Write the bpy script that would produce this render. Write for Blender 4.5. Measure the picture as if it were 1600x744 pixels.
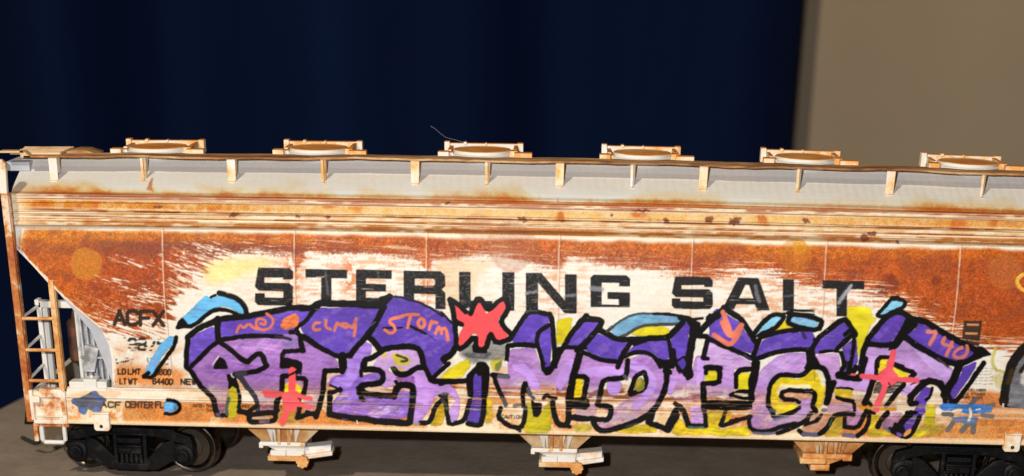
import bpy, math, random
import numpy as np
from mathutils import Vector

for o in list(bpy.data.objects): bpy.data.objects.remove(o)
scene = bpy.context.scene
COL = scene.collection
S = 0.01                                          # 1 mm of the model = 0.01 scene units
R = math.radians

# ================================================================ camera, world, lamps, exposure
PITCH, YAW, ROLL = R(27.1414), R(1.4756), R(.9269)
EYE = np.array([1.316, -316.21, 95.337])          # mm
FPX, CYPX = 2650., 1253.                          # focal length and optical centre of the full frame this view is cut from
FW = np.array([-math.sin(YAW)*math.cos(PITCH), math.cos(YAW)*math.cos(PITCH), -math.sin(PITCH)])
R0 = np.array([math.cos(YAW), math.sin(YAW), 0.]); U0 = np.cross(R0, FW)
RT = math.cos(ROLL)*R0+math.sin(ROLL)*U0; UP = math.cos(ROLL)*U0-math.sin(ROLL)*R0
cam = bpy.data.cameras.new('camera'); camo = bpy.data.objects.new('camera', cam); COL.objects.link(camo)
m = np.eye(4); m[:3, 0] = RT; m[:3, 1] = UP; m[:3, 2] = -FW; m[:3, 3] = EYE*S
from mathutils import Matrix
camo.matrix_world = Matrix(m.tolist())
cam.sensor_width = 36; cam.lens = FPX/1600*36; cam.shift_y = (CYPX-372)/1600
cam.clip_start = .05; cam.clip_end = 100
cam.dof.use_dof = True; cam.dof.focus_distance = float((np.array([0, 0, 31.])-EYE)@FW)*S; cam.dof.aperture_fstop = 1.9
scene.camera = camo

w = bpy.data.worlds.new('World'); scene.world = w; w.use_nodes = True
w.node_tree.nodes['Background'].inputs[0].default_value = (1, .86, .70, 1)
w.node_tree.nodes['Background'].inputs[1].default_value = .035

def lamp(name, p, power, col, rad):
    l = bpy.data.lights.new(name, 'POINT'); l.energy = power; l.color = col; l.shadow_soft_size = rad*S
    o = bpy.data.objects.new(name, l); o.location = [c*S for c in p]; COL.objects.link(o); return o
lamp('phone_flash', EYE-24*RT+16*UP, 335, (.98, .985, 1.0), 2.5)          # the phone's flash, beside its lens
lamp('room_lamp', (-330, -600, 560), 2000, (1, .875, .69), 18)           # warm room lamp, high on the left
scene.view_settings.view_transform = 'Standard'; scene.view_settings.look = 'None'
scene.view_settings.exposure = 0.0; scene.view_settings.gamma = 1
scene.cycles.use_denoising = True
try: scene.cycles.denoiser = 'OPENIMAGEDENOISE'
except Exception: pass
scene.cycles.max_bounces = 6; scene.cycles.transparent_max_bounces = 12

# ================================================================ helpers
def lin(c): 
    c = np.asarray(c, float)/255
    return np.where(c <= .04045, c/12.92, ((c+.055)/1.055)**2.4)
BOW = .80                                         # the roof line of this car is crowned by 0.8 mm
def crown(P):
    P = np.array(P, float)
    z = P[..., 2]; k = BOW*(1-(P[..., 0]/95.)**2)/45
    P[..., 2] = np.where(z > 12, z+k*(z-12), z)
    return P

def tag(o, label=None, cat=None, group=None, kind=None):
    if label: o['label'] = label
    if cat: o['category'] = cat
    if group: o['group'] = group
    if kind: o['kind'] = kind
    return o

class MB:
    def __init__(self, tf=None): self.v = []; self.f = []; self.tf = tf
    def add(self, V, Fs):
        n = len(self.v); self.v += [tuple(p) for p in V]; self.f += [tuple(i+n for i in f) for f in Fs]; return self
    def box(self, x0, x1, y0, y1, z0, z1):
        V = [(x, y, z) for z in (z0, z1) for y in (y0, y1) for x in (x0, x1)]
        return self.add(V, [(0, 2, 3, 1), (4, 5, 7, 6), (0, 1, 5, 4), (2, 6, 7, 3), (0, 4, 6, 2), (1, 3, 7, 5)])
    def prism(self, P, y0, y1, taper=None):        # outline in X-Z, pushed along Y
        a = sum(P[i][0]*P[(i+1) % len(P)][1]-P[(i+1) % len(P)][0]*P[i][1] for i in range(len(P)))
        if a < 0: P = P[::-1]
        n = len(P); V = [(x, y0, z) for x, z in P]+[(x, y1, z) for x, z in P]
        F = [tuple(range(n)), tuple(range(2*n-1, n-1, -1))]+[((i+1) % n, i, i+n, (i+1) % n+n) for i in range(n)]
        return self.add(V, F)
    def lathe(self, c, prof, axis='y', n=40):       # prof: (radius, along axis)
        V = []; F = []; m_ = len(prof)
        for i in range(n):
            a = 2*math.pi*i/n; ca, sa = math.cos(a), math.sin(a)
            for r, t in prof:
                if axis == 'y': V.append((c[0]+r*ca, c[1]+t, c[2]+r*sa))
                elif axis == 'z': V.append((c[0]+r*ca, c[1]+r*sa, c[2]+t))
                else: V.append((c[0]+t, c[1]+r*ca, c[2]+r*sa))
        for i in range(n):
            j = (i+1) % n
            for k in range(m_-1):
                F.append((i*m_+k, j*m_+k, j*m_+k+1, i*m_+k+1))
        F.append(tuple(i*m_ for i in range(n))[::-1]); F.append(tuple(i*m_+m_-1 for i in range(n)))
        return self.add(V, F)
    def tube(self, P, r, n=10):
        P = [Vector(p) for p in P]; V = []; F = []
        up = Vector((0, 0, 1))
        for i, p in enumerate(P):
            d = (P[min(i+1, len(P)-1)]-P[max(i-1, 0)]).normalized()
            a = d.cross(up if abs(d.z) < .9 else Vector((0, 1, 0))).normalized(); b = a.cross(d)
            for k in range(n):
                t = 2*math.pi*k/n; V.append(tuple(p+a*(r*math.cos(t))+b*(r*math.sin(t))))
        for i in range(len(P)-1):
            for k in range(n):
                j = (k+1) % n; F.append((i*n+k, i*n+j, (i+1)*n+j, (i+1)*n+k))
        F.append(tuple(range(n))[::-1]); F.append(tuple((len(P)-1)*n+k for k in range(n)))
        return self.add(V, F)
    def strip(self, P, wdt, y0, y1):               # flat bar following an X-Z path
        for (xa, za), (xb, zb) in zip(P[:-1], P[1:]):
            dx, dz = xb-xa, zb-za; L = math.hypot(dx, dz); nx, nz = -dz/L*wdt/2, dx/L*wdt/2; ex, ez = dx/L*wdt*.3, dz/L*wdt*.3
            self.prism([(xa+nx-ex, za+nz-ez), (xb+nx+ex, zb+nz+ez), (xb-nx+ex, zb-nz+ez), (xa-nx-ex, za-nz-ez)], y0, y1)
        return self
    def build(self, name, mat, parent=None, bevel=0., label=None, smooth=True, base=None, flat=False):
        V = np.array(self.v, float)
        if self.tf is not None: V = self.tf(V)
        if not flat: V = crown(V)
        org = np.array(base if base is not None else (ORG if parent is not None else (0, 0, 0)), float)
        me = bpy.data.meshes.new(name); me.from_pydata(((V-org)*S).tolist(), [], self.f); me.update()
        if smooth:
            me.polygons.foreach_set('use_smooth', [True]*len(me.polygons))
            me.set_sharp_from_angle(angle=R(32))
        me.materials.append(mat)
        o = bpy.data.objects.new(name, me); COL.objects.link(o)
        if parent is not None: o.parent = parent
        elif base is not None: o.location = [c*S for c in org]
        if bevel:
            b = o.modifiers.new('bevel', 'BEVEL'); b.width = bevel*S; b.segments = 2; b.limit_method = 'ANGLE'; b.angle_limit = R(40)
        if label: o['label'] = label
        return o
ORG = (0, 18.5, -.45)                             # base of the car on the table

# ---------------------------------------------------------------- materials
def new_mat(name):
    mt = bpy.data.materials.new(name); mt.use_nodes = True; nt = mt.node_tree
    return mt, nt, nt.nodes['Principled BSDF']
def nd(nt, t, **k):
    n = nt.nodes.new(t)
    for a, b in k.items(): setattr(n, a, b)
    return n
def noise_mat(name, stops, scale=60, detail=6, rough=.55, metal=0., bump=.15, bscale=None, stretch=(1, 1, 1), spec=.4, fine=.0):
    mt, nt, P = new_mat(name); L = nt.links
    tc = nd(nt, 'ShaderNodeTexCoord'); mp = nd(nt, 'ShaderNodeMapping'); mp.inputs['Scale'].default_value = stretch
    L.new(tc.outputs['Object'], mp.inputs[0])
    n = nd(nt, 'ShaderNodeTexNoise'); n.inputs['Scale'].default_value = scale; n.inputs['Detail'].default_value = detail; n.inputs['Roughness'].default_value = .65
    L.new(mp.outputs[0], n.inputs[0])
    r = nd(nt, 'ShaderNodeValToRGB'); e = r.color_ramp.elements
    while len(e) < len(stops): e.new(.5)
    for q, (p, c) in zip(e, stops): q.position = p; q.color = (*[float(x) for x in c], 1)
    fac = n.outputs[0]
    if fine:
        n2 = nd(nt, 'ShaderNodeTexNoise'); n2.inputs['Scale'].default_value = scale*6; n2.inputs['Detail'].default_value = 3; L.new(mp.outputs[0], n2.inputs[0])
        ma = nd(nt, 'ShaderNodeMath', operation='MULTIPLY_ADD'); ma.inputs[1].default_value = fine; L.new(n2.outputs[0], ma.inputs[0])
        sb = nd(nt, 'ShaderNodeMath', operation='SUBTRACT'); sb.inputs[1].default_value = fine/2; L.new(n.outputs[0], ma.inputs[2]); L.new(ma.outputs[0], sb.inputs[0]); fac = sb.outputs[0]
    L.new(fac, r.inputs[0]); L.new(r.outputs[0], P.inputs['Base Color'])
    P.inputs['Roughness'].default_value = rough; P.inputs['Metallic'].default_value = metal; P.inputs['Specular IOR Level'].default_value = spec
    if bump:
        nb = nd(nt, 'ShaderNodeTexNoise'); nb.inputs['Scale'].default_value = bscale or scale*4; nb.inputs['Detail'].default_value = 4; L.new(mp.outputs[0], nb.inputs[0])
        b = nd(nt, 'ShaderNodeBump'); b.inputs['Strength'].default_value = bump; b.inputs['Distance'].default_value = .002
        L.new(nb.outputs[0], b.inputs['Height']); L.new(b.outputs[0], P.inputs['Normal'])
    return mt
ALB = .82
def a_(*c): return tuple(lin(c)*ALB)
WHITE, CREAM, RUST, DRUST, OCH, TAN, GREY = a_(240, 236, 228), a_(244, 232, 208), a_(196, 96, 42), a_(128, 58, 34), a_(214, 142, 66), a_(222, 168, 106), a_(196, 198, 204)
M = dict(
 white=noise_mat('white_paint', [(.42, WHITE), (.60, CREAM), (.68, TAN)], 18, rough=.5),
 clean=noise_mat('clean_white', [(.3, WHITE), (.8, a_(226, 222, 214))], 14, rough=.5),
 grey=noise_mat('grey_primer', [(.35, a_(176, 180, 188)), (.6, GREY), (.72, a_(206, 200, 190))], 12, rough=.6),
 mottled=noise_mat('mottled_grey', [(.34, a_(126, 124, 124)), (.48, a_(184, 184, 188)), (.62, a_(222, 220, 216))], 22, rough=.6),
 rustwhite=noise_mat('rust_on_white', [(.36, CREAM), (.48, TAN), (.55, RUST), (.66, DRUST)], 16, rough=.65, fine=.25),
 rustlight=noise_mat('light_rust_on_white', [(.46, WHITE), (.55, CREAM), (.62, OCH), (.72, RUST)], 14, rough=.6, fine=.25),
 rust=noise_mat('rust', [(.36, a_(240, 214, 184)), (.43, a_(210, 140, 76)), (.56, a_(184, 100, 48)), (.70, a_(124, 60, 36))], 20, rough=.75, fine=.3),
 orange=noise_mat('orange_rust', [(.34, a_(244, 206, 156)), (.5, a_(230, 164, 92)), (.68, a_(198, 118, 58))], 20, rough=.75, fine=.3),
 tan=noise_mat('tan_rust', [(.36, a_(240, 222, 190)), (.5, a_(226, 176, 112)), (.64, a_(196, 124, 62))], 12, rough=.7, fine=.2),
 walk=noise_mat('walkway_rust', [(.34, a_(226, 190, 140)), (.5, a_(184, 128, 72)), (.66, a_(120, 74, 42))], 14, rough=.75, fine=.3, stretch=(.5, 2, 2)),
 black=noise_mat('black_plastic', [(.35, (.0025, .0025, .003)), (.58, (.005, .005, .0055)), (.72, (.026, .022, .019))], 38, rough=.5, bump=1., bscale=50, spec=.15),
 steel=noise_mat('blackened_wheel', [(.35, (.12, .10, .085)), (.7, (.26, .22, .18))], 14, rough=.26, metal=1., bump=.03),
 face=noise_mat('wheel_face', [(.35, (.05, .036, .026)), (.7, (.11, .085, .062))], 10, rough=.40, metal=.7, bump=.05),
 lid=noise_mat('rusty_lid', [(.34, a_(232, 190, 130)), (.46, a_(206, 134, 66)), (.58, a_(170, 96, 44)), (.7, a_(120, 70, 40))], 10, rough=.75, fine=.3),
 rustpk=noise_mat('rust_dusted_cream', [(.44, a_(248, 238, 222)), (.54, a_(240, 216, 182)), (.63, a_(214, 132, 70)), (.76, a_(150, 74, 46))], 16, rough=.65, fine=.3),
 pad=noise_mat('dusted_pad', [(.46, a_(248, 238, 220)), (.56, a_(240, 204, 158)), (.68, a_(216, 140, 66))], 22, rough=.6, fine=.2),
 white2=noise_mat('white_tube', [(.5, a_(240, 240, 240)), (.62, a_(232, 196, 150)), (.74, a_(210, 136, 70))], 12, rough=.5),
 grate=noise_mat('pale_grating', [(.36, a_(246, 214, 168)), (.56, a_(226, 184, 132)), (.70, a_(176, 120, 72))], 14, rough=.7, fine=.2),
 brown=noise_mat('brown_rust', [(.4, a_(44, 30, 24)), (.6, a_(112, 70, 46))], 20, rough=.7),
 hole=noise_mat('dark_hole', [(.4, (.012, .01, .009)), (.6, (.02, .017, .015))], 20, rough=.8, bump=0),
 hair=noise_mat('pale_fibre', [(.4, (.16, .16, .17)), (.6, (.24, .24, .24))], 20, rough=.4, bump=0),
)
def topped(name, low, scale=14, bias=0., rough=.65):
    # light paint whose upward faces have gathered rust
    mt, nt, P = new_mat(name); L = nt.links
    tc = nd(nt, 'ShaderNodeTexCoord'); n = nd(nt, 'ShaderNodeTexNoise'); n.inputs['Scale'].default_value = scale; n.inputs['Detail'].default_value = 7; n.inputs['Roughness'].default_value = .7
    L.new(tc.outputs['Object'], n.inputs[0])
    g = nd(nt, 'ShaderNodeNewGeometry'); sx = nd(nt, 'ShaderNodeSeparateXYZ'); L.new(g.outputs['Normal'], sx.inputs[0])
    ma = nd(nt, 'ShaderNodeMath', operation='MULTIPLY_ADD'); ma.inputs[1].default_value = .34; L.new(sx.outputs['Z'], ma.inputs[0]); L.new(n.outputs[0], ma.inputs[2])
    r = nd(nt, 'ShaderNodeValToRGB'); e = r.color_ramp.elements
    st = [(.50-bias, low), (.58-bias, a_(250, 224, 184)), (.66-bias, a_(240, 176, 96)), (.90-bias, a_(214, 132, 60))]
    while len(e) < 4: e.new(.5)
    for q, (p_, c) in zip(e, st): q.position = p_; q.color = (*[float(x) for x in c], 1)
    L.new(ma.outputs[0], r.inputs[0]); L.new(r.outputs[0], P.inputs['Base Color']); P.inputs['Roughness'].default_value = rough; P.inputs['Specular IOR Level'].default_value = .3
    return mt
M['lid'] = topped('lid_paint', WHITE, 12, -.02); M['topped'] = topped('rust_topped_paint', WHITE, 16, .075); M['bracket'] = topped('bracket_paint', WHITE, 13, .09)
def paint_mat(name, rough, spec, alpha=False, bump=.12, sc=70, grain=False):
    mt, nt, P = new_mat(name); L = nt.links
    at = nd(nt, 'ShaderNodeAttribute'); at.attribute_name = 'paint'
    L.new(at.outputs['Color'], P.inputs['Base Color']); P.inputs['Roughness'].default_value = rough; P.inputs['Specular IOR Level'].default_value = spec
    tc = nd(nt, 'ShaderNodeTexCoord'); n = nd(nt, 'ShaderNodeTexNoise'); n.inputs['Scale'].default_value = sc; n.inputs['Detail'].default_value = 5
    L.new(tc.outputs['Object'], n.inputs[0])
    b = nd(nt, 'ShaderNodeBump'); b.inputs['Strength'].default_value = bump; b.inputs['Distance'].default_value = .002
    L.new(n.outputs[0], b.inputs['Height']); L.new(b.outputs[0], P.inputs['Normal'])
    if grain:                                     # gritty speckle wherever the coat is rusty (alpha holds how rusty)
        ng = nd(nt, 'ShaderNodeTexNoise'); ng.inputs['Scale'].default_value = 420; ng.inputs['Detail'].default_value = 3; ng.inputs['Roughness'].default_value = .7
        L.new(tc.outputs['Object'], ng.inputs[0])
        mr = nd(nt, 'ShaderNodeMapRange'); mr.inputs[1].default_value = .3; mr.inputs[2].default_value = .7; mr.inputs[3].default_value = .62; mr.inputs[4].default_value = 1.30
        L.new(ng.outputs[0], mr.inputs[0])
        mx = nd(nt, 'ShaderNodeMix'); mx.inputs[2].default_value = 1.; L.new(at.outputs['Alpha'], mx.inputs[0]); L.new(mr.outputs[0], mx.inputs[3])
        vm = nd(nt, 'ShaderNodeVectorMath', operation='SCALE'); L.new(at.outputs['Color'], vm.inputs[0]); L.new(mx.outputs[0], vm.inputs['Scale'])
        L.new(vm.outputs[0], P.inputs['Base Color'])
    if alpha: L.new(at.outputs['Alpha'], P.inputs['Alpha'])
    return mt

# ================================================================ paint chart
CH_O = np.array([1.316, -316.21, 95.337]); CH_F = (2650., 1253.)   # the chart is a fixed flat projection of the side, set once
_p, _y, _r = R(27.1414), R(1.4756), R(.9269)
CH_W = np.array([-math.sin(_y)*math.cos(_p), math.cos(_y)*math.cos(_p), -math.sin(_p)])
_a = np.array([math.cos(_y), math.sin(_y), 0.]); _b = np.cross(_a, CH_W)
CH_R = math.cos(_r)*_a+math.sin(_r)*_b; CH_U = math.cos(_r)*_b-math.sin(_r)*_a
def chart(P):                                     # where a point of the car's near side falls on the paint maps
    q = crown(P)-CH_O; d = q@CH_W
    return np.stack([800+CH_F[0]*(q@CH_R)/d, CH_F[1]-CH_F[0]*(q@CH_U)/d], -1)
def ysurf(z): return np.where(z > 33, 2.9*((z-33)/13.8)**2, 1.0*((33-z)/12.7)**2)
def SIDE_TO_MAP(X, z): return chart(np.array([X, float(ysurf(z)), z]))


# ---------------------------------------------------------------- painted side: procedural paint maps (numpy)
AX0, AY0, AW, AH = -20, 222, 1790, 486          # extent of the paint map, in map units (8.69 units = 1 mm on the side)
AYY, AXX = np.mgrid[0:AH, 0:AW].astype(np.float32)
AXX += AX0; AYY += AY0

def vnoise(x, y, seed):
    g = np.random.RandomState(seed).rand(512, 512).astype(np.float32)
    xi = np.floor(x).astype(np.int32); yi = np.floor(y).astype(np.int32)
    fx = x - xi; fy = y - yi
    fx = fx*fx*(3-2*fx); fy = fy*fy*(3-2*fy)
    xi &= 511; yi &= 511; x1 = (xi+1) & 511; y1 = (yi+1) & 511
    return ((g[yi, xi]*(1-fx)+g[yi, x1]*fx)*(1-fy)+(g[y1, xi]*(1-fx)+g[y1, x1]*fx)*fy)

def noise(sx, sy=None, seed=1, ang=0., shear=0.):
    sy = sy or sx
    c, s = math.cos(ang), math.sin(ang)
    x = AXX*c + AYY*s; y = -AXX*s + AYY*c
    return vnoise(x/sx+seed*7.3, y/sy+seed*3.1, seed)

def fbm(s, seed=1, ang=0., asp=1., n=3):
    o = 0; a = 1; t = 0
    for k in range(n):
        o = o + a*noise(s*asp/2**k, s/2**k, seed+k*11, ang); t += a; a *= .55
    return o/t

def sstep(a, b, x):
    t = np.clip((x-a)/(b-a), 0, 1); return t*t*(3-2*t)

def chaikin(P, n=1, closed=False):
    P = np.asarray(P, np.float32)
    for _ in range(n):
        if closed:
            Q = np.roll(P, -1, 0); a = .88*P+.12*Q; b = .12*P+.88*Q
            P = np.stack([a, b], 1).reshape(-1, 2)
        else:
            a = .75*P[:-1]+.25*P[1:]; b = .25*P[:-1]+.75*P[1:]
            P = np.concatenate([P[:1], np.stack([a, b], 1).reshape(-1, 2), P[-1:]])
    return P

WOBX = None; WOBY = None
def _box(P, pad):
    x0 = int(max(0, np.floor(P[:, 0].min()-pad-AX0))); x1 = int(min(AW, np.ceil(P[:, 0].max()+pad-AX0)+1))
    y0 = int(max(0, np.floor(P[:, 1].min()-pad-AY0))); y1 = int(min(AH, np.ceil(P[:, 1].max()+pad-AY0)+1))
    return slice(y0, max(y0, y1)), slice(x0, max(x0, x1))

def _segd(x, y, P, closed=False):
    Q = np.roll(P, -1, 0) if closed else P[1:]
    A = P if closed else P[:-1]
    d = np.full(x.shape, 1e9, np.float32)
    for a, b in zip(A, Q):
        vx, vy = b-a; L = vx*vx+vy*vy+1e-9
        t = np.clip(((x-a[0])*vx+(y-a[1])*vy)/L, 0, 1)
        d = np.minimum(d, (x-a[0]-t*vx)**2+(y-a[1]-t*vy)**2)
    return np.sqrt(d)

def m_stroke(P, w, smooth=1, wob=1., soft=.6, taper=None):
    P = chaikin(P, smooth)
    sl = _box(P, max(np.max(w), 1)+4)
    x = AXX[sl]+WOBX[sl]*wob; y = AYY[sl]+WOBY[sl]*wob
    d = _segd(x, y, P)
    wv = w*(1+.22*wob*(WOBW[sl]-.5))
    return sl, np.clip((wv/2-d)/(2*soft)+.5, 0, 1)

def m_poly(P, smooth=1, wob=1., soft=.6, grow=0.):
    P = chaikin(P, smooth, True)
    sl = _box(P, 4+abs(grow)+soft)
    x = AXX[sl]+WOBX[sl]*wob; y = AYY[sl]+WOBY[sl]*wob
    ins = np.zeros(x.shape, bool)
    Q = np.roll(P, -1, 0)
    for a, b in zip(P, Q):
        if a[1] == b[1]: continue
        c = (a[1] > y) != (b[1] > y)
        ins ^= c & (x < (b[0]-a[0])*(y-a[1])/(b[1]-a[1])+a[0])
    d = _segd(x, y, P, True)
    d = np.where(ins, d, -d)+grow
    return sl, np.clip(d/(2*soft)+.5, 0, 1)

class Layer:                                     # premultiplied colour + coverage
    def __init__(self, base=None):
        self.c = np.zeros((AH, AW, 3), np.float32); self.a = np.zeros((AH, AW), np.float32)
        if base is not None: self.c[:] = base; self.a[:] = 1
    def put(self, sl, m, col, alpha=1., var=.06, streak=0.):
        m = m*alpha
        v = (BR1[sl]-.5)*2*var + (BR2[sl]-.5)*2*streak
        col = np.asarray(col, np.float32)
        cc = np.clip(col*(1+v[..., None])+ (v[..., None] > 0)*v[..., None]*40, 0, 255)
        self.c[sl] = self.c[sl]*(1-m[..., None]) + cc*m[..., None]
        self.a[sl] = self.a[sl]*(1-m)+m
    def mixall(self, m, col, alpha=1.):
        m = np.clip(m*alpha, 0, 1)
        col = np.asarray(col, np.float32)
        if col.ndim == 1: col = col[None, None, :]
        self.c = self.c*(1-m[..., None]) + col*m[..., None]
        self.a = self.a*(1-m)+m
    def rub(self, m):                            # wear paint away
        self.c *= (1-m)[..., None]; self.a *= (1-m)

WOBX = (fbm(14, 301)-.5)*2.4+(fbm(4.5, 303, n=2)-.5)*1.5; WOBY = (fbm(14, 311)-.5)*2.4+(fbm(4.5, 313, n=2)-.5)*1.5; WOBW = fbm(11, 321)
BR1 = fbm(22, 331, .2, 1.8); BR2 = noise(24, 2.4, 341, .12)*.35+noise(16, 2.0, 343, -.7)*.25+fbm(9, 345)*.4
BR1 = (BR1-.5)*1.5+.5

FONT = {  # single-stroke capitals on a 4 x 6 grid
 'A': [[(0,6),(2,0),(4,6)],[(.8,4),(3.2,4)]], 'B': [[(0,0),(0,6),(3,6),(4,5),(4,4),(3,3),(0,3)],[(0,0),(3,0),(3.8,1),(3.8,2),(3,3)]],
 'C': [[(4,1),(3.2,0),(.8,0),(0,1),(0,5),(.8,6),(3.2,6),(4,5)]], 'D': [[(0,0),(0,6),(2.6,6),(4,4.6),(4,1.4),(2.6,0),(0,0)]],
 'E': [[(4,0),(0,0),(0,6),(4,6)],[(0,3),(3.2,3)]], 'F': [[(4,0),(0,0),(0,6)],[(0,3),(3.2,3)]],
 'G': [[(4,1),(3.2,0),(.8,0),(0,1),(0,5),(.8,6),(3.2,6),(4,5),(4,3.2),(2.4,3.2)]], 'H': [[(0,0),(0,6)],[(4,0),(4,6)],[(0,3),(4,3)]],
 'I': [[(2,0),(2,6)]], 'L': [[(0,0),(0,6),(3.8,6)]], 'M': [[(0,6),(0,0),(2,3.6),(4,0),(4,6)]], 'N': [[(0,6),(0,0),(4,6),(4,0)]],
 'O': [[(.9,0),(3.1,0),(4,1),(4,5),(3.1,6),(.9,6),(0,5),(0,1),(.9,0)]], 'P': [[(0,6),(0,0),(3,0),(4,.9),(4,2.3),(3,3.2),(0,3.2)]],
 'R': [[(0,6),(0,0),(3,0),(4,.9),(4,2.2),(3,3),(0,3)],[(2,3),(4,6)]], 'S': [[(4,1),(3.2,0),(.8,0),(0,.9),(0,2.1),(.8,2.9),(3.2,3.1),(4,4),(4,5.1),(3.2,6),(.8,6),(0,5)]],
 'T': [[(0,0),(4,0)],[(2,0),(2,6)]], 'U': [[(0,0),(0,5),(.9,6),(3.1,6),(4,5),(4,0)]], 'V': [[(0,0),(2,6),(4,0)]],
 'W': [[(0,0),(1,6),(2,1.6),(3,6),(4,0)]], 'X': [[(0,0),(4,6)],[(4,0),(0,6)]], 'Y': [[(0,0),(2,3),(4,0)],[(2,3),(2,6)]],
 '0': [[(.9,0),(3.1,0),(4,1),(4,5),(3.1,6),(.9,6),(0,5),(0,1),(.9,0)]], '1': [[(.9,1.2),(2.2,0),(2.2,6)]], '2': [[(0,1),(.9,0),(3.1,0),(4,1),(4,2.3),(0,6),(4,6)]],
 '3': [[(0,.8),(.9,0),(3.1,0),(4,.9),(4,2.1),(3,3),(1.6,3)],[(3,3),(4,3.9),(4,5.1),(3.1,6),(.9,6),(0,5.2)]], '4': [[(3,6),(3,0),(0,4.2),(4,4.2)]],
 '5': [[(4,0),(.3,0),(.1,2.6),(3,2.5),(4,3.4),(4,5),(3,6),(.9,6),(0,5.2)]], '6': [[(3.8,.8),(3,0),(.9,0),(0,1),(0,5),(.9,6),(3.1,6),(4,5),(4,3.6),(3.1,2.7),(.9,2.7),(0,3.6)]],
 '7': [[(0,0),(4,0),(1.4,6)]], '8': [[(.9,3),(.2,2.2),(.2,.8),(1,0),(3,0),(3.8,.8),(3.8,2.2),(3.1,3),(.9,3),(0,3.9),(0,5.1),(.9,6),(3.1,6),(4,5.1),(4,3.9),(3.1,3)]],
 '9': [[(.2,5.2),(1,6),(3.1,6),(4,5),(4,1),(3.1,0),(.9,0),(0,1),(0,2.4),(.9,3.3),(3.1,3.3),(4,2.4)]], '-': [[(.6,3.2),(3.4,3.2)]], '/': [[(0,6),(4,0)]],
 ':': [[(2,1.6),(2,2)],[(2,4.6),(2,5)]], '.': [[(1.6,5.7),(1.8,5.9)]], '&': [[(4,6),(.8,1.6),(1,.3),(2.2,0),(2.8,1),(.3,3.8),(.2,5.2),(1.2,6),(2.6,6),(4,3.6)]], '(': [[(3,0),(1.6,1.4),(1.6,4.6),(3,6)]],
}
def text(L, s, x0, y0, x1, y1, w, col, alpha=1., gap=.42, slope=.022, wob=.35, var=.05, lean=0.):
    n = len(s); cw = (x1-x0)/(n+gap*(n-1)) if n > 1 else (x1-x0)
    for i, ch in enumerate(s):
        cx = x0+i*cw*(1+gap)
        for pl in FONT.get(ch, []):
            P = [(cx+(u/4)*cw+lean*(6-v), y0+(v/6)*(y1-y0)+slope*(cx-x0)) for u, v in pl]
            L.put(*m_stroke(P, w, 0, wob, .5), col, alpha, var)

# ---- 1. base coat and rust -------------------------------------------------
def yrow(y):                                      # height of a lengthwise line; y = where it meets the left end
    return y + .0215*AXX
VV = AYY - .0215*AXX                              # rows measured along the car

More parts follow.
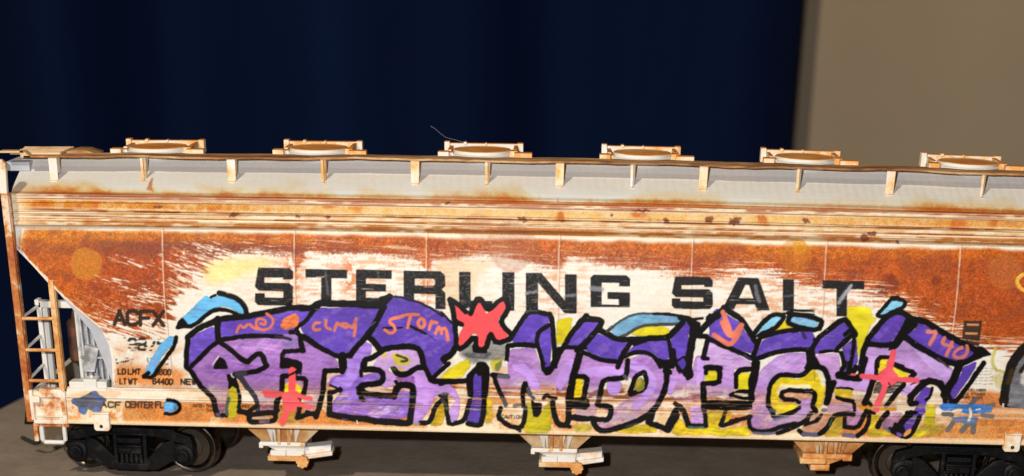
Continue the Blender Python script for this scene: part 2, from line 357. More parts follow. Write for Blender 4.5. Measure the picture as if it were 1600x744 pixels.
def paint_body():
    L = Layer((243, 240, 231))
    n1 = fbm(60, 401); n2 = fbm(9, 411); n3 = noise(1.6, 1.6, 421); n4 = noise(2.6, 2.6, 431); n5 = fbm(26, 441)
    st = noise(46, 2.4, 451, .02)*.5+noise(90, 4.5, 453, .03)*.3+noise(17, 1.4, 455, .02)*.2      # lengthwise brush streaks
    dg = noise(30, 2.2, 461, .33)*.6+noise(60, 3.6, 463, .28)*.4                                  # slanted brush streaks
    L.mixall(sstep(.45, .8, st)*.30, (232, 214, 188))
    L.mixall(sstep(.5, .8, n1)*.25, (235, 220, 192))
    # roof flank: plain light paint, rust creeping up from the eave
    roof = sstep(301.5, 300., VV)
    L.mixall(roof, (229, 227, 221))
    up = (300-VV)
    cl = fbm(34, 471, 0, 2.2)
    reach = 5+40*np.clip(cl-.25, 0, 1)
    lx = np.interp(AXX[0], [0, 60, 90, 200, 420, 500, 700, 800, 1000, 1150, 1200, 1400, 1450, 1600, 1760], [.15, .5, 1, 1, .75, .95, .5, 1, 1, .55, .6, .4, 1, 1, .7])[None, :]
    L.mixall(roof*sstep(reach*1.6, 0, up+6*(n2-.5))*lx*.75, (222, 178, 92))
    L.mixall(roof*sstep(reach*.75, 0, up+9*(n2-.5))*sstep(.24, .54, cl+.35*(n2-.5))*lx*.95, (200, 98, 28))
    L.mixall(roof*sstep(3, .3, up+2*(n2-.5))*lx*.8, (186, 80, 28))
    dr = sstep(.62, .80, noise(5, 16, 475)*.6+n2*.4)*sstep(22*noise(11, 400, 477), 0, up)
    L.mixall(roof*dr*.7*lx, (204, 122, 48))
    L.put(*m_poly([(228, 296), (236, 279), (239, 278), (238, 292), (240, 300)], 0, 1, 1.), (190, 112, 44), .7)
    # beaded band between eave and side
    band = sstep(300.5, 301.5, VV)*sstep(352.5, 351., VV)
    bz = lambda a, b: sstep(a-.6, a+.6, VV)*sstep(b+.6, b-.6, VV)
    L.mixall(band, (240, 218, 180))
    och = np.where((AXX < 420)[..., None], np.float32([212, 132, 36]), np.float32([226, 160, 76]))
    t = sstep(300, 560, AXX)[..., None]; t2 = sstep(1180, 1500, AXX)[..., None]
    och = np.float32([210, 128, 34])*(1-t)+np.float32([236, 186, 108])*t
    och = och*(1-t2)+np.float32([222, 146, 58])*t2
    L.mixall(bz(310.5, 324.5)*sstep(18, 60, AXX)*np.clip(.72+.9*(n2-.5)+.7*(n3-.5)+.5*(n5-.5), 0, 1), och)
    L.mixall(bz(310.5, 324.5)*sstep(.62, .8, n5)*.8, (206, 104, 40))
    for a, b, s0, col in ((302.5, 307.5, 481, (176, 98, 66)), (328, 333.5, 482, (222, 170, 106)), (338.5, 349.5, 484, (196, 118, 50)), (324.6, 327.6, 485, (150, 74, 44)), (333.6, 336.4, 486, (158, 80, 44))):
        q = noise(55, 9, s0)*.5+noise(14, 3, s0+40)*.4+.09
        L.mixall(bz(a, b)*sstep(.36, .66, q)*.88*sstep(20, 90, AXX), col)
    for yy in (301.2, 309., 326.2, 335.5, 343.):
        L.mixall(np.exp(-((VV-yy)/.75)**2)*(.35+.6*noise(60, 8, int(yy)))*sstep(15, 60, AXX), (122, 58, 40))
    for yy in (305.6, 309.9, 322.6, 331.0, 337.6):
        L.mixall(np.exp(-((VV-yy)/.8)**2)*(.25+.75*noise(45, 8, int(yy)+5))*.9, (250, 240, 218))
    # dark chips on the band
    for cx, cy, rx, ry in ((250, 323, 7, 3), (513, 339, 5, 3), (818, 343, 9, 4), (880, 346, 4, 2), (1005, 329, 14, 2.5), (1040, 345, 5, 4), (1108, 343, 7, 6), (1145, 346, 8, 7), (1152, 342, 6, 4), (1260, 345, 6, 5), (1352, 372, 7, 7), (1363, 366, 7, 4), (365, 336, 8, 4), (465, 338, 4, 3), (700, 317, 5, 3), (955, 336, 3, 3), (1402, 379, 3, 4)):
        d = ((AXX-cx+ (n2-.5)*rx*1.6)/rx)**2+((AYY-cy+(n4-.5)*4)/ry)**2
        L.mixall(sstep(1.15, .4, d+.8*(n3-.5))*.75, (112, 52, 40))
    # main rust field
    ex = [-20, 25, 60, 150, 215, 255, 285, 310, 345, 400, 455, 462, 480, 560, 640, 660, 668, 676, 735, 790, 815, 870, 890, 940, 1000, 1075, 1085, 1150, 1205, 1225, 1290, 1340, 1400, 1450, 1505, 1560, 1760]
    ey = [470, 470, 530, 528, 520, 515, 452, 424, 402, 394, 404, 428, 396, 396, 400, 412, 430, 408, 400, 396, 410, 420, 404, 410, 420, 426, 436, 424, 428, 440, 446, 452, 470, 505, 530, 545, 548]
    e = np.interp(AXX[0], ex, ey)[None, :].astype(np.float32)
    amp = np.interp(AXX[0], [-20, 100, 300, 380, 900, 1300, 1450, 1760], [70, 75, 60, 16, 16, 34, 38, 36])[None, :]
    lft = sstep(420, 300, AXX)
    stk = dg*lft+st*(1-lft)
    dist = (e-AYY) + amp*(stk-.5)*1.5 + 9*(n2-.5) + 11*(n3-.5) + 8*(n4-.5)
    soft = 5+4*n3
    rust = sstep(-soft, soft, dist)
    top = sstep(352.0, 360.5, VV+7*(fbm(20, 491, 0, 2)-.5)+2*(n3-.5))
    side = sstep(350.5, 351.5, VV)*sstep(607, 605, VV)
    lend = np.maximum(sstep(24, 42, AXX+10*(n5-.5)-.25*np.clip(376-AYY, 0, 40)), sstep(378, 392, AYY))
    rust = rust*top*side*np.clip(lend, 0, 1)
    # colours of the rust
    ctrl = [(-20, (216, 138, 40), (212, 122, 36)), (95, (216, 140, 42), (204, 104, 34)), (160, (212, 132, 40), (186, 82, 32)), (330, (208, 122, 44), (168, 70, 36)), (560, (206, 108, 44), (186, 86, 44)), (800, (204, 108, 54), (180, 88, 52)), (1000, (212, 120, 58), (188, 90, 48)), (1180, (218, 128, 48), (196, 92, 34)), (1400, (208, 114, 34), (192, 88, 26)), (1760, (200, 98, 28), (180, 74, 22))]
    xs = [c[0] for c in ctrl]
    ct = np.stack([np.interp(AXX[0], xs, [c[1][k] for c in ctrl]) for k in range(3)], -1)[None]
    cm = np.stack([np.interp(AXX[0], xs, [c[2][k] for c in ctrl]) for k in range(3)], -1)[None]
    tt = sstep(360, 392, VV+16*(n5-.5)+12*(dg-.5))[..., None]
    rc = ct*(1-tt)+cm*tt
    rc = rc*np.float32([.94, .81, .47])*(.98+.30*(n2-.5)+.20*(n4-.5)+.17*(n3-.5))[..., None]
    pb = sstep(.30, .52, fbm(26, 501, .15, 2.4)+.25*(n4-.5))*sstep(367, 378, VV)*sstep(404, 386, VV)*np.interp(AXX[0], [0, 60, 150, 350, 600, 700, 900, 1100, 1760], [.1, .4, .9, .9, .55, .35, .2, .1, .1])[None, :]
    rc = rc*(1-.85*pb[..., None])+np.float32([118, 52, 36])*.85*pb[..., None]
    pk = sstep(.60, .86, n3*.6+n4*.4)*np.interp(AXX[0], [0, 350, 500, 880, 1000, 1150, 1300], [0, .1, .6, .75, .5, .15, .1])[None, :]
    rc = rc*(1-.6*pk[..., None])+np.float32([226, 160, 136])*.6*pk[..., None]
    dk = sstep(.52, .74, fbm(15, 511, -.5, 1.8))*.5
    rc = rc*(1-dk[..., None])+np.float32([138, 52, 26])*dk[..., None]
    L.mixall(rust*(.97-.12*n3), np.clip(rc, 0, 255))
    for cx, cy, r in ((1464, 440, 9), (1390, 442, 16), (1375, 455, 12), (1332, 428, 8)):
        L.mixall(rust*sstep(1.2, .2, (AXX-cx)**2/r**2+(AYY-cy)**2/r**2+.7*(n2-.5))*.55, (108, 40, 34))
    # loose pale scratches through the rust edge
    sc = noise(26, 1.3, 521, .34)*lft+noise(40, 1.3, 523, .06)*(1-lft)
    sc2 = noise(9, 1.2, 527, .34)*lft+noise(14, 1.2, 529, .04)*(1-lft)
    L.mixall(sstep(.62, .80, .62*sc2+.38*sc+.2*(n3-.5))*side*sstep(1., .2, np.abs(e-AYY-4)/np.interp(AXX[0], [0, 350, 450, 1760], [95, 80, 30, 26])[None, :])*np.interp(AXX[0], [0, 90, 150, 400, 900, 1250, 1320, 1760], [.0, .6, .95, .5, .3, .5, .6, .4])[None, :], (248, 232, 212))
    L.mixall(sstep(.66, .82, sc+.15*(n2-.5))*side*sstep(1., .2, np.abs(e-AYY-6)/np.interp(AXX[0], [0, 350, 450, 1760], [60, 50, 22, 24])[None, :])*np.interp(AXX[0], [0, 90, 150, 400, 900, 1250, 1320, 1760], [.0, .5, .8, .5, .3, .6, .8, .4])[None, :], (246, 226, 204))
    for cx, cy, rx, ry, an in ((205, 410, 42, 9, .30), (236, 464, 66, 17, .22), (288, 428, 46, 30, .45), (300, 402, 56, 13, .34), (140, 506, 50, 13, .28), (205, 500, 66, 14, .12), (340, 392, 60, 8, .25), (180, 440, 40, 8, .25), (1400, 468, 60, 9, .12), (1330, 452, 70, 8, .1), (1490, 512, 60, 12, -.1), (1440, 490, 70, 8, .2)):
        ca, sa = math.cos(an), math.sin(an); u = (AXX-cx)*ca+(AYY-cy)*sa; v = -(AXX-cx)*sa+(AYY-cy)*ca
        el = np.exp(-(u/rx)**2-(v/ry)**2)
        q = vnoise(u/16+cx, v/1.5+cy, 528)*.6+vnoise(u/5+cx, v/1.1, 530)*.4
        L.mixall(sstep(.62, .78, q+.38*(el-.6))*sstep(.05, .25, el)*side, (246, 234, 216), .9)
    # thin orange bleed below the field and between the big letters
    bl = sstep(.50, .74, noise(15, 3, 531)*.5+n2*.3+n3*.3)*side*sstep(490, 470, AYY-.04*AXX+20)*sstep(0, 12, AYY-e)
    L.mixall(bl*np.interp(AXX[0], [0, 380, 460, 700, 740, 800, 860, 900, 940, 1040, 1060, 1110, 1180, 1300, 1500, 1760], [.2, .2, .6, .5, .15, .25, .6, .45, .05, .05, .3, .15, .6, .6, .7, .5])[None, :], (224, 138, 86))
    for lx_, w_ in ((458, 14), (664, 12), (548, 12)):
        L.mixall(np.exp(-((AXX-lx_)/w_)**2)*sstep(500, 440, AYY)*sstep(380, 410, AYY)*sstep(.4, .6, n2+.4*(n3-.5))*.75, (214, 116, 62))
    L.put(*m_poly([(680, 405), (770, 408), (745, 440), (742, 470), (690, 472)], 1, 2, 6), (226, 196, 150), .55)
    # stained patches and dots
    for cx, cy, r, col, al in ((135, 412, 25, (208, 136, 44), .82), (1243, 399, 26, (206, 128, 36), .5), (1250, 386, 12, (222, 158, 34), .6), (1570, 425, 28, (196, 118, 62), .55), (745, 360, 26, (196, 130, 100), .35), (800, 385, 40, (172, 110, 84), .4)):
        L.mixall(sstep(1.12, .85, ((AXX-cx)/r)**2+((AYY-cy)/r)**2+.5*(n5-.5))*al*(1-.35*n4), col)
    L.put(*m_stroke([(1606, 426), (1592, 432), (1588, 442), (1596, 452), (1606, 455)], 6, 1, .6), (236, 184, 74), .95)
    L.put(*m_poly([(316, 430), (322, 414), (345, 406), (400, 403), (430, 409), (404, 424), (360, 438), (332, 445)], 2, 3, 8), (238, 224, 122), .62)
    # lower side: stained cream
    low = sstep(350, 356, VV)*sstep(607, 604, VV)*sstep(528, 545, AYY-.02*AXX)
    pa = fbm(30, 541, 0, 1.9)
    L.mixall(low*.55*sstep(.50, .72, pa+.25*(n2-.5)+sstep(575, 612, VV)*.10)*.72, (220, 140, 84))
    L.put(*m_poly([(180, 570), (262, 572), (290, 585), (280, 603), (180, 603)], 1, 4, 6), (226, 134, 60), .85, .1)
    # rust streaks washed along the foot of the side
    foot = sstep(575, 592, VV)*sstep(625, 612, VV)
    fs = noise(38, 3.2, 551, .02)*.55+noise(110, 7, 553)*.25+noise(13, 1.8, 555)*.2
    gx = np.interp(AXX[0], [0, 170, 300, 480, 560, 700, 880, 1100, 1180, 1300, 1460, 1500, 1760], [.1, .2, .3, .75, 1, 1, 1, 1, .6, .55, .4, .8, .9])[None, :]
    L.mixall(foot*sstep(.40, .60, fs)*gx*.88, (206, 124, 60))
    L.mixall(foot*sstep(.50, .68, noise(30, 3, 561, .02)*.6+n2*.4)*gx*np.interp(AXX[0], [0, 500, 560, 1180, 1200, 1760], [.0, .2, .9, .8, .3, .2])[None, :], (134, 66, 28))
    L.mixall(foot*sstep(.63, .8, noise(50, 2, 565, .02))*gx*.9, (246, 222, 180))
    # right-hand end: solid orange below, worn cream above
    rr = sstep(1478, 1530, AXX+14*(n2-.5))*sstep(604, 616, AYY+18*(pa-.5)+6*(n2-.5))
    L.mixall(rr*sstep(350, 356, VV)*(.9-.25*n3), np.float32([210, 122, 62])*(1+.3*(n2-.5)+.2*(n4-.5))[..., None])
    # ledge and sill
    led = sstep(604, 606.5, VV)*sstep(621.5, 619, VV)
    L.mixall(led*sstep(.2, .9, st+.3)*.55, (247, 234, 208))
    L.mixall(led*sstep(.46, .66, noise(90, 7, 571)+.3*(n2-.5))*np.clip(gx, .35, 1)*.75, (214, 136, 66))
    sill = sstep(621, 622.5, VV)
    L.mixall(sill, (242, 226, 198))
    L.mixall(sstep(619.2, 620.4, VV)*sstep(622.6, 621.4, VV)*.8, (250, 238, 214))
    sp = fbm(44, 581, 0, 2.4)
    L.mixall(sill*sstep(.50, .70, sp+.45*(n2-.5)+.2*(n3-.5)+np.interp(AXX[0], [0, 100, 190, 215, 300, 330, 420, 560, 1180, 1480, 1520, 1760], [-.14, -.14, -.10, .5, .45, .10, .08, .14, .06, .25, .65, .65])[None, :])*.88, np.float32([214, 124, 52])*(1+.35*(n2-.5)+.2*(n3-.5))[..., None])
    L.mixall(sill*sstep(.55, .75, noise(26, 6, 587)+.3*(n3-.5))*.5, (226, 176, 110))
    L.mixall(sill*sstep(650, 656, VV)*.75, (244, 228, 196))
    L.mixall(sstep(3.4, .6, np.abs(VV-624.5)+2*n3)*.3*sill, (196, 110, 60))
    # weld seams: painted pale line, a ridge's shade painted brown beside it
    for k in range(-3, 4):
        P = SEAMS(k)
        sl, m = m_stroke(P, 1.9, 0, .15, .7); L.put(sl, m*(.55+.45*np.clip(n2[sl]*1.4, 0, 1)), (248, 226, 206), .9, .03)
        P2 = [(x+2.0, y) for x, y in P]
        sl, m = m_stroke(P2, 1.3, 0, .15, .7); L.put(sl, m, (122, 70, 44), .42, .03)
    for P, w in (([(-14, 352), (22, 384), (75, 441), (120, 484), (158, 516), (171, 541), (176, 562), (177, 606)], 5.5), ([(16, 303), (20, 330), (24, 384)], 5)):
        L.put(*m_stroke(P, w, 1, 1.4, 1.), (247, 238, 222), .92, .04)
    # fine grain of the worn coat
    L.c *= (1+(.05*(n3-.5)+.05*(n4-.5))*(1-.7*roof))[..., None]
    return np.clip(L.c, 0, 255)

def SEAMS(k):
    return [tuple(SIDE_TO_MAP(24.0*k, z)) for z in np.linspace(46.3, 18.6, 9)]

# ---- 2. factory lettering --------------------------------------------------
def paint_lettering():
    L = Layer(); K = (33, 32, 33)
    def bars(*R):
        for r in R: L.put(*m_poly(r, 0, .25, .5), K, 1, .05)
    def rect(x0, y0, x1, y1, sk=.022): return [(x0, y0), (x1, y0+sk*(x1-x0)), (x1, y1+sk*(x1-x0)), (x0, y1)]
    def ro(x0, y0, x1, y1, c=5):
        return [(x0+c, y0), (x1-c, y0+.4), (x1, y0+c), (x1, y1-c), (x1-c, y1), (x0+c, y1), (x0, y1-c), (x0, y0+c)]
    def S(x, y, w, h, t=15, v=14.5):
        bars([(x+5, y), (x+w-5, y+.8), (x+w, y+6), (x+w, y+t+3), (x+w-t, y+t+3), (x+w-t, y+t), (x+v, y+t), (x+v, y+h/2-6), (x+w-6, y+h/2-5.5), (x+w, y+h/2), (x+w, y+h-5), (x+w-5, y+h), (x+5, y+h-.8), (x, y+h-6), (x, y+h-t-4), (x+t, y+h-t-4), (x+t, y+h-12.5), (x+w-v, y+h-12), (x+w-v, y+h/2+7), (x+6, y+h/2+6), (x, y+h/2)])
    S(398.5, 418.5, 59, 59, 15)
    bars(rect(477.6, 420.6, 542, 433.4), rect(502, 430, 517.6, 474))
    bars(rect(556.6, 421.5, 571.5, 476), rect(556.6, 421.5, 612, 434.5), rect(556.6, 443.5, 603, 454.5), rect(556.6, 465, 612, 477))
    bars([(631, 423.2), (688, 424.3), (695, 430), (695.5, 447), (690, 452.5), (695.5, 458), (696, 483), (680.5, 482.6), (680.5, 459.5), (647, 458.5), (647, 481), (631, 481)])
    bars(rect(717.5, 425, 735, 481.5), rect(717.5, 469.5, 769, 482))
    bars(rect(785, 425.5, 803.6, 485))
    bars(rect(822, 426.6, 840.5, 489), rect(883, 428.8, 900.8, 489.5), [(828, 426.7), (846, 427.1), (899, 489.5), (882, 489.2)])
    bars([(928, 429.6), (979, 430.7), (984.5, 436), (984.5, 447.5), (968, 447), (968, 442), (940, 441.5), (940, 476), (967, 476.5), (967, 467.5), (949.5, 467), (949.5, 456.5), (984, 457.2), (984, 480), (923, 479.6), (923, 434)])
    S(1050, 432.4, 63.5, 51, 13)
    bars([(1154, 433.9), (1185, 434.6), (1203, 486), (1183.5, 485.4), (1179.5, 475.5), (1150.5, 475), (1146, 484.3), (1128.5, 484), (1136, 469)], )
    L.rub(0*AXX)
    sl, m = m_poly([(1164.5, 445), (1170.5, 445.2), (1177.5, 466.5), (1154.5, 466)], 0, .2, .5)
    g = np.zeros((AH, AW), np.float32); g[sl] = m; L.rub(g)
    bars(rect(1223.4, 436.4, 1240.3, 488.5), rect(1223.4, 483, 1273, 491.5))
    bars(rect(1285.2, 438.2, 1350, 450.8), rect(1307.2, 446, 1323.2, 494))
    # hollow of the R
    sl, m = m_poly([(648, 435), (677, 435.6), (680, 438), (680, 444.5), (677, 447), (648, 446.4)], 0, .2, .5)
    g[:] = 0; g[sl] = m; L.rub(g)
    n2 = fbm(9, 611); st = noise(34, 1.5, 613, .03)
    wear = np.interp(AXX[0], [0, 395, 470, 540, 620, 700, 720, 740, 780, 860, 920, 1000, 1360, 1400, 1760], [.2, .5, .55, .5, .55, .62, .9, .8, .85, .6, .45, .4, .35, .3, .3])[None, :]
    L.rub(sstep(.86, .95, st+.16*(n2-.5)+.05*wear)*.6)
    L.mixall(L.a*sstep(.5, .8, noise(2.2, 1.4, 615))*np.clip(wear-.25, 0, 1)*(AYY < 500)*1.15, (112, 112, 114)); L.c *= L.a[..., None] > 0
    hz = sstep(474, 484, AYY-.012*(AXX-900))*sstep(496, 488, AYY)
    L.rub(sstep(.40, .58, noise(30, 1.5, 617))*hz*sstep(915, 925, AXX)*sstep(1300, 1280, AXX)*.95)
    for P, w, a in (([(508, 425), (512, 460)], 3, .35), ([(590, 424), (592, 436)], 2, .4), ([(824, 458), (838, 456)], 5, .55), ([(884, 463), (898, 462)], 5, .5), ([(925, 450), (940, 452)], 8, .6), ([(1180, 447), (1186, 470)], 6, .5), ([(1226, 463), (1240, 461)], 3, .4), ([(1329, 447), (1318, 462), (1311, 473)], 6, .9)):
        L.put(*m_stroke(P, w, 1, 1.2, 1.), (176, 178, 190), a, .1)
    # road number block
    k2 = (62, 46, 36)
    text(L, 'ACFX', 179, 485.5, 255.5, 507, 5.6, k2, .92, .26)
    num = Layer()
    text(num, '49875', 186, 529, 258, 546, 4.2, (52, 50, 46), .9, .32)
    num.rub(sstep(.40, .55, noise(14, 2.2, 621)*.7+n2*.3+sstep(538, 544, AYY)*.12+sstep(206, 188, AXX)*.3))
    L.c = L.c*(1-num.a[..., None])+num.c; L.a = L.a*(1-num.a)+num.a
    cap = Layer(); text(cap, 'CAPY', 182, 560, 208, 568, 1.8, k2, .85); text(cap, '176 C', 228, 560, 263, 568.5, 1.8, k2, .8)
    cap.rub(sstep(.42, .6, noise(9, 1.6, 623)))
    L.c = L.c*(1-cap.a[..., None])+cap.c; L.a = L.a*(1-cap.a)+cap.a
    text(L, 'LD', 184.5, 576.5, 196, 584.5, 1.9, k2, .95); text(L, 'LMT', 200.5, 576.8, 219, 584.8, 1.9, k2, .95)
    text(L, '198600', 230, 577, 267, 585, 2, k2, .95)
    text(L, 'LT', 187.5, 592, 197, 600, 1.9, k2, .95); text(L, 'WT', 201, 592.3, 214, 600.3, 1.9, k2, .95)
    text(L, '64400', 239, 592, 269.5, 600, 2.1, k2, .95); text(L, 'NEW', 283, 592.5, 306, 600.5, 2.1, k2, .95); text(L, '1-74', 308, 593, 333, 601, 2.1, k2, .95)
    text(L, 'ACF', 158.5, 628, 188, 636, 2.2, (84, 58, 44), .95); text(L, 'CENTER', 196.5, 627.6, 238, 636.4, 2.2, (84, 58, 44), .95); text(L, 'FLOW', 243, 628, 271, 637, 2.2, (84, 58, 44), .95)
    text(L, 'NOTE:', 301.5, 632, 320, 636, 1., k2, .8); text(L, 'THIS', 322.5, 632.3, 336, 636.3, 1., k2, .8); text(L, 'CAR', 338.5, 632.5, 351, 636.5, 1., k2, .8); text(L, 'HAS', 356, 632.8, 367, 636.8, 1., k2, .8); text(L, 'THREE', 372, 633, 391, 637, 1., k2, .8); text(L, 'COMPARTMENTS', 394, 633.4, 441, 637.4, 1., k2, .8)
    text(L, 'THIS', 322.5, 639.2, 336, 643.2, 1., k2, .75); text(L, 'CAR', 339, 639.4, 350, 643.4, 1., k2, .75)
    text(L, 'CAUTION', 784, 648.5, 815, 653.5, 1.1, k2, .8)
    text(L, '(3', 1512, 607.6, 1519, 611, .9, k2, .8, .3); text(L, 'LIMBER', 1521.5, 607.8, 1540, 611.2, .9, k2, .8, .3)
    text(L, 'A2', 1506, 613.6, 1513, 617, .9, k2, .8, .3); text(L, '77A&2', 1517, 613.8, 1539, 617.2, .9, k2, .8, .3)
    text(L, 'PORT', 1502, 619.2, 1516, 622.6, .9, k2, .8, .3); text(L, 'W.VA', 1519, 619.4, 1535, 622.8, .9, k2, .8, .3)
    for yy in (575, 580, 585, 590, 594.5, 600):
        for q in range(5):
            xx = 1513+q*8+(yy % 3)
            L.put(*m_stroke([(xx, yy), (xx+5, yy+.2)], 1.1, 0, 1.4), k2, .4, .1)
    # consolidated stencil
    L.put(*m_poly([(1506.5, 501.3), (1534, 502), (1529, 543), (1502, 540)], 0, .3), (66, 50, 40), .95, .06)
    for r in ([(1510.6, 505.6), (1529.8, 506), (1529.4, 509.2), (1510.3, 508.8)], [(1508.3, 519.2), (1527.6, 519.8), (1527.2, 523), (1508, 522.4)]):
        L.put(*m_poly(r, 0, .2), (226, 156, 104), .95, .05)
    L.rub(sstep(.55, .68, noise(24, 1.5, 631, .12))*sstep(525, 530, AYY)*(AXX > 1495)*(AXX < 1545)*(AYY < 548)*.9)
    return L

# ---- 3. graffiti -----------------------------------------------------------
def paint_graffiti():
    L = Layer()
    PUR = (100, 72, 186); PU2 = (112, 84, 198); LAV = (178, 128, 208); PAL = (206, 164, 246); PALE = (216, 176, 238)
    YEL = (226, 208, 40); BLU = (108, 194, 244); RED = (250, 92, 98); K = (17, 15, 15); ORG = (226, 124, 92); SLA = (62, 62, 74); GRY = (104, 104, 106)
    O = [0, 0, 6.2]
    def at(x, y, s=6.2): O[0], O[1], O[2] = x, y, s
    def T(P): return [(O[0]+u/O[2], O[1]+v/O[2]) for u, v in P]
    def fill(col, *P, a=1., var=.09, st=.13, sm=1, wob=.8, soft=.6, grow=1.2): L.put(*m_poly(T(P), sm, wob, soft, grow), col, a, var, st)
    def ink(w, *P, c=K, a=1., sm=1, wob=.8, soft=.55, var=.10): L.put(*m_stroke(T(P), w/O[2]*1.02, sm, wob, soft), c, a, var)
    def glaze(P, col, y0, y1, a0=1., a1=.3):          # a fill that thins out downward where the paint was wiped thin
        sl, m = m_poly(T(P), 1, .8, .6, 1.)
        t = sstep(y0, y1, AYY[sl]+10*(BR1[sl]-.5))
        m = m*(a0+(a1-a0)*t)*np.clip(1-.55*t*sstep(.45, .65, BR2[sl]), 0, 1)
        L.put(sl, m, col, 1, .07, .16)
    A1, B1, A2, B2, A3, B3 = (270, 450), (270, 570), (480, 450), (480, 570), (690, 450), (690, 570)
    A4, B4, A5, B5, A6, B6 = (900, 450), (900, 570), (1110, 450), (1110, 570), (1320, 450), (1320, 570)

    # --- yellow haloes
    at(*B1); fill((196, 180, 36), (540, 220), (560, 190), (600, 200), (640, 260), (635, 450), (600, 505), (545, 510), (525, 470), st=.2)
    fill(YEL, (1075, 180), (1240, 140), (1255, 260), (1180, 275), (1075, 255))
    fill((196, 160, 60), (1050, 430), (1240, 400), (1250, 520), (1150, 560), (1040, 570), a=.55, soft=4, st=.3)
    at(*B2); fill((204, 168, 36), (1250, 400), (1325, 355), (1340, 420), (1300, 580), (1195, 590), st=.3)
    at(*B3); fill((204, 190, 34), (820, 370), (900, 380), (960, 480), (1050, 350), (1052, 650), (800, 655), a=.85, st=.25, soft=1.2)
    fill((224, 188, 32), (430, 330), (480, 320), (485, 560), (430, 562), a=.8, st=.3, soft=2)
    fill((230, 190, 30), (1290, 145), (1364, 130), (1350, 320), (1270, 322), st=.2)
    fill(YEL, (0, 130), (60, 55), (180, -20), (275, -60), (265, 20), (190, 110), (100, 128), st=.15)
    fill((120, 128, 48), (395, 250), (425, 190), (450, 230), (440, 300), (405, 300), a=.9)
    fill((128, 136, 60), (520, 40), (530, -40), (570, -60), (580, 0), (545, 60), a=.85, soft=1.4)
    fill(YEL, (480, 0), (500, -50), (600, -60), (560, -40), (520, -10), (510, 50), a=.7, soft=1.5)
    at(*A3); fill((118, 122, 126), (180, 640), (210, 590), (320, 520), (300, 600), (440, 610), (480, 510), (620, 540), (610, 690), (420, 700), (300, 730), a=.55, st=.7, soft=3)
    fill((70, 74, 80), (230, 640), (400, 630), (480, 640), (440, 680), (260, 675), a=.55, st=.8, soft=2)
    fill((222, 206, 34), (1122, 310), (1262, 288), (1240, 400), (1190, 540), (1122, 535), st=.12)
    at(*A4); fill((232, 218, 40), (540, 452), (600, 400), (680, 378), (830, 378), (900, 410), (905, 462), st=.15)
    at(*B4); fill((222, 192, 36), (990, 520), (1060, 600), (1380, 590), (1380, 672), (925, 672), st=.25)
    fill((224, 196, 40), (380, 645), (600, 590), (740, 580), (780, 650), (520, 662), st=.35, a=.9)
    fill((196, 188, 66), (-20, 590), (140, 580), (130, 642), (-20, 640), a=.7, st=.4, soft=2)
    fill((222, 192, 40), (1280, 450), (1500, 450), (1460, 600), (1280, 590), a=.8, st=.3)
    fill((230, 216, 34), (1268, 65), (1355, 70), (1355, 158), (1262, 155), st=.1)
    fill((226, 200, 30), (0, 150), (65, 140), (45, 250), (40, 310), (-10, 325), st=.2)
    at(*A5); fill((228, 206, 40), (612, 405), (725, 315), (790, 405), (680, 420))
    at(*B5); fill((228, 214, 34), (270, 95), (375, 78), (360, 160), (400, 180), (392, 232), (258, 232))
    fill((228, 214, 34), (-20, 65), (62, 80), (55, 160), (-20, 150))
    fill((226, 204, 40), (-10, 560), (60, 640), (360, 600), (380, 682), (-10, 680), st=.3)
    fill((230, 198, 48), (1185, 235), (1364, 250), (1380, 320), (1240, 305), st=.25)
    fill((212, 178, 58), (1100, 690), (1180, 560), (1240, 480), (1330, 500), (1240, 690), a=.85, st=.4)
    at(*A6); fill((234, 220, 40), (35, 185), (120, 180), (240, 200), (252, 285), (292, 300), (235, 370), (200, 480), (135, 640), (100, 665), (96, 500), (110, 430), (25, 300), st=.08)
    fill((234, 220, 40), (340, 700), (420, 690), (440, 744), (330, 760))
    at(*B6); fill((230, 210, 46), (335, 0), (400, -10), (480, 20), (600, 80), (612, 112), (510, 112), (325, 90))
    fill((222, 192, 50), (245, 490), (340, 490), (300, 640), (440, 640), (425, 682), (225, 692), st=.35, a=.95)
    fill((214, 200, 36), (800, 398), (872, 398), (862, 560), (850, 600), (780, 585), st=.2, soft=1.2)
    fill((186, 160, 44), (690, 690), (740, 600), (800, 560), (960, 600), (900, 670), (780, 690), a=.7, st=.5, soft=4)
    fill((214, 196, 40), (640, 700), (700, 630), (780, 640), (740, 690), a=.8, st=.4, soft=2)
    at(*A4)
    # --- lavender letter bodies
    at(0, 0, 1)
    glaze([(338, 536), (395, 527), (440, 523), (466, 521), (482, 533), (520, 556), (530, 572), (506, 578), (504, 600), (500, 628), (480, 648), (470, 605), (455, 592), (440, 605), (432, 640), (412, 645), (400, 636), (404, 622), (386, 600), (372, 585), (358, 583), (356, 640), (345, 650), (335, 640), (332, 615), (310, 595), (295, 573), (303, 564), (322, 552)], (168, 120, 196), 586, 622, 1., .34)
    fill((152, 98, 190), (320, 575), (345, 560), (420, 572), (470, 575), (450, 590), (370, 588), (335, 590), a=.5, st=.5, soft=3, grow=0)
    fill((190, 142, 218), (362, 540), (420, 530), (455, 530), (460, 545), (400, 552), a=.55, st=.5, soft=3, grow=0)
    fill((140, 132, 200), (446, 528), (462, 524), (464, 540), (448, 542), a=.6, soft=2.5, grow=0)
    fill((176, 128, 212), (480, 545), (515, 560), (505, 575), (488, 580), a=.6, soft=3, grow=0)
    at(*B2)
    fill((150, 110, 214), (390, 0), (530, 0), (505, 115), (690, 75), (705, 135), (520, 185), (480, 330), (830, 340), (860, 265), (995, 265), (985, 480), (850, 535), (620, 515), (420, 490), (262, 470), (255, 370), (350, 240), (300, 220), (205, 190), (250, 115), (380, 90), st=.32, var=.08)
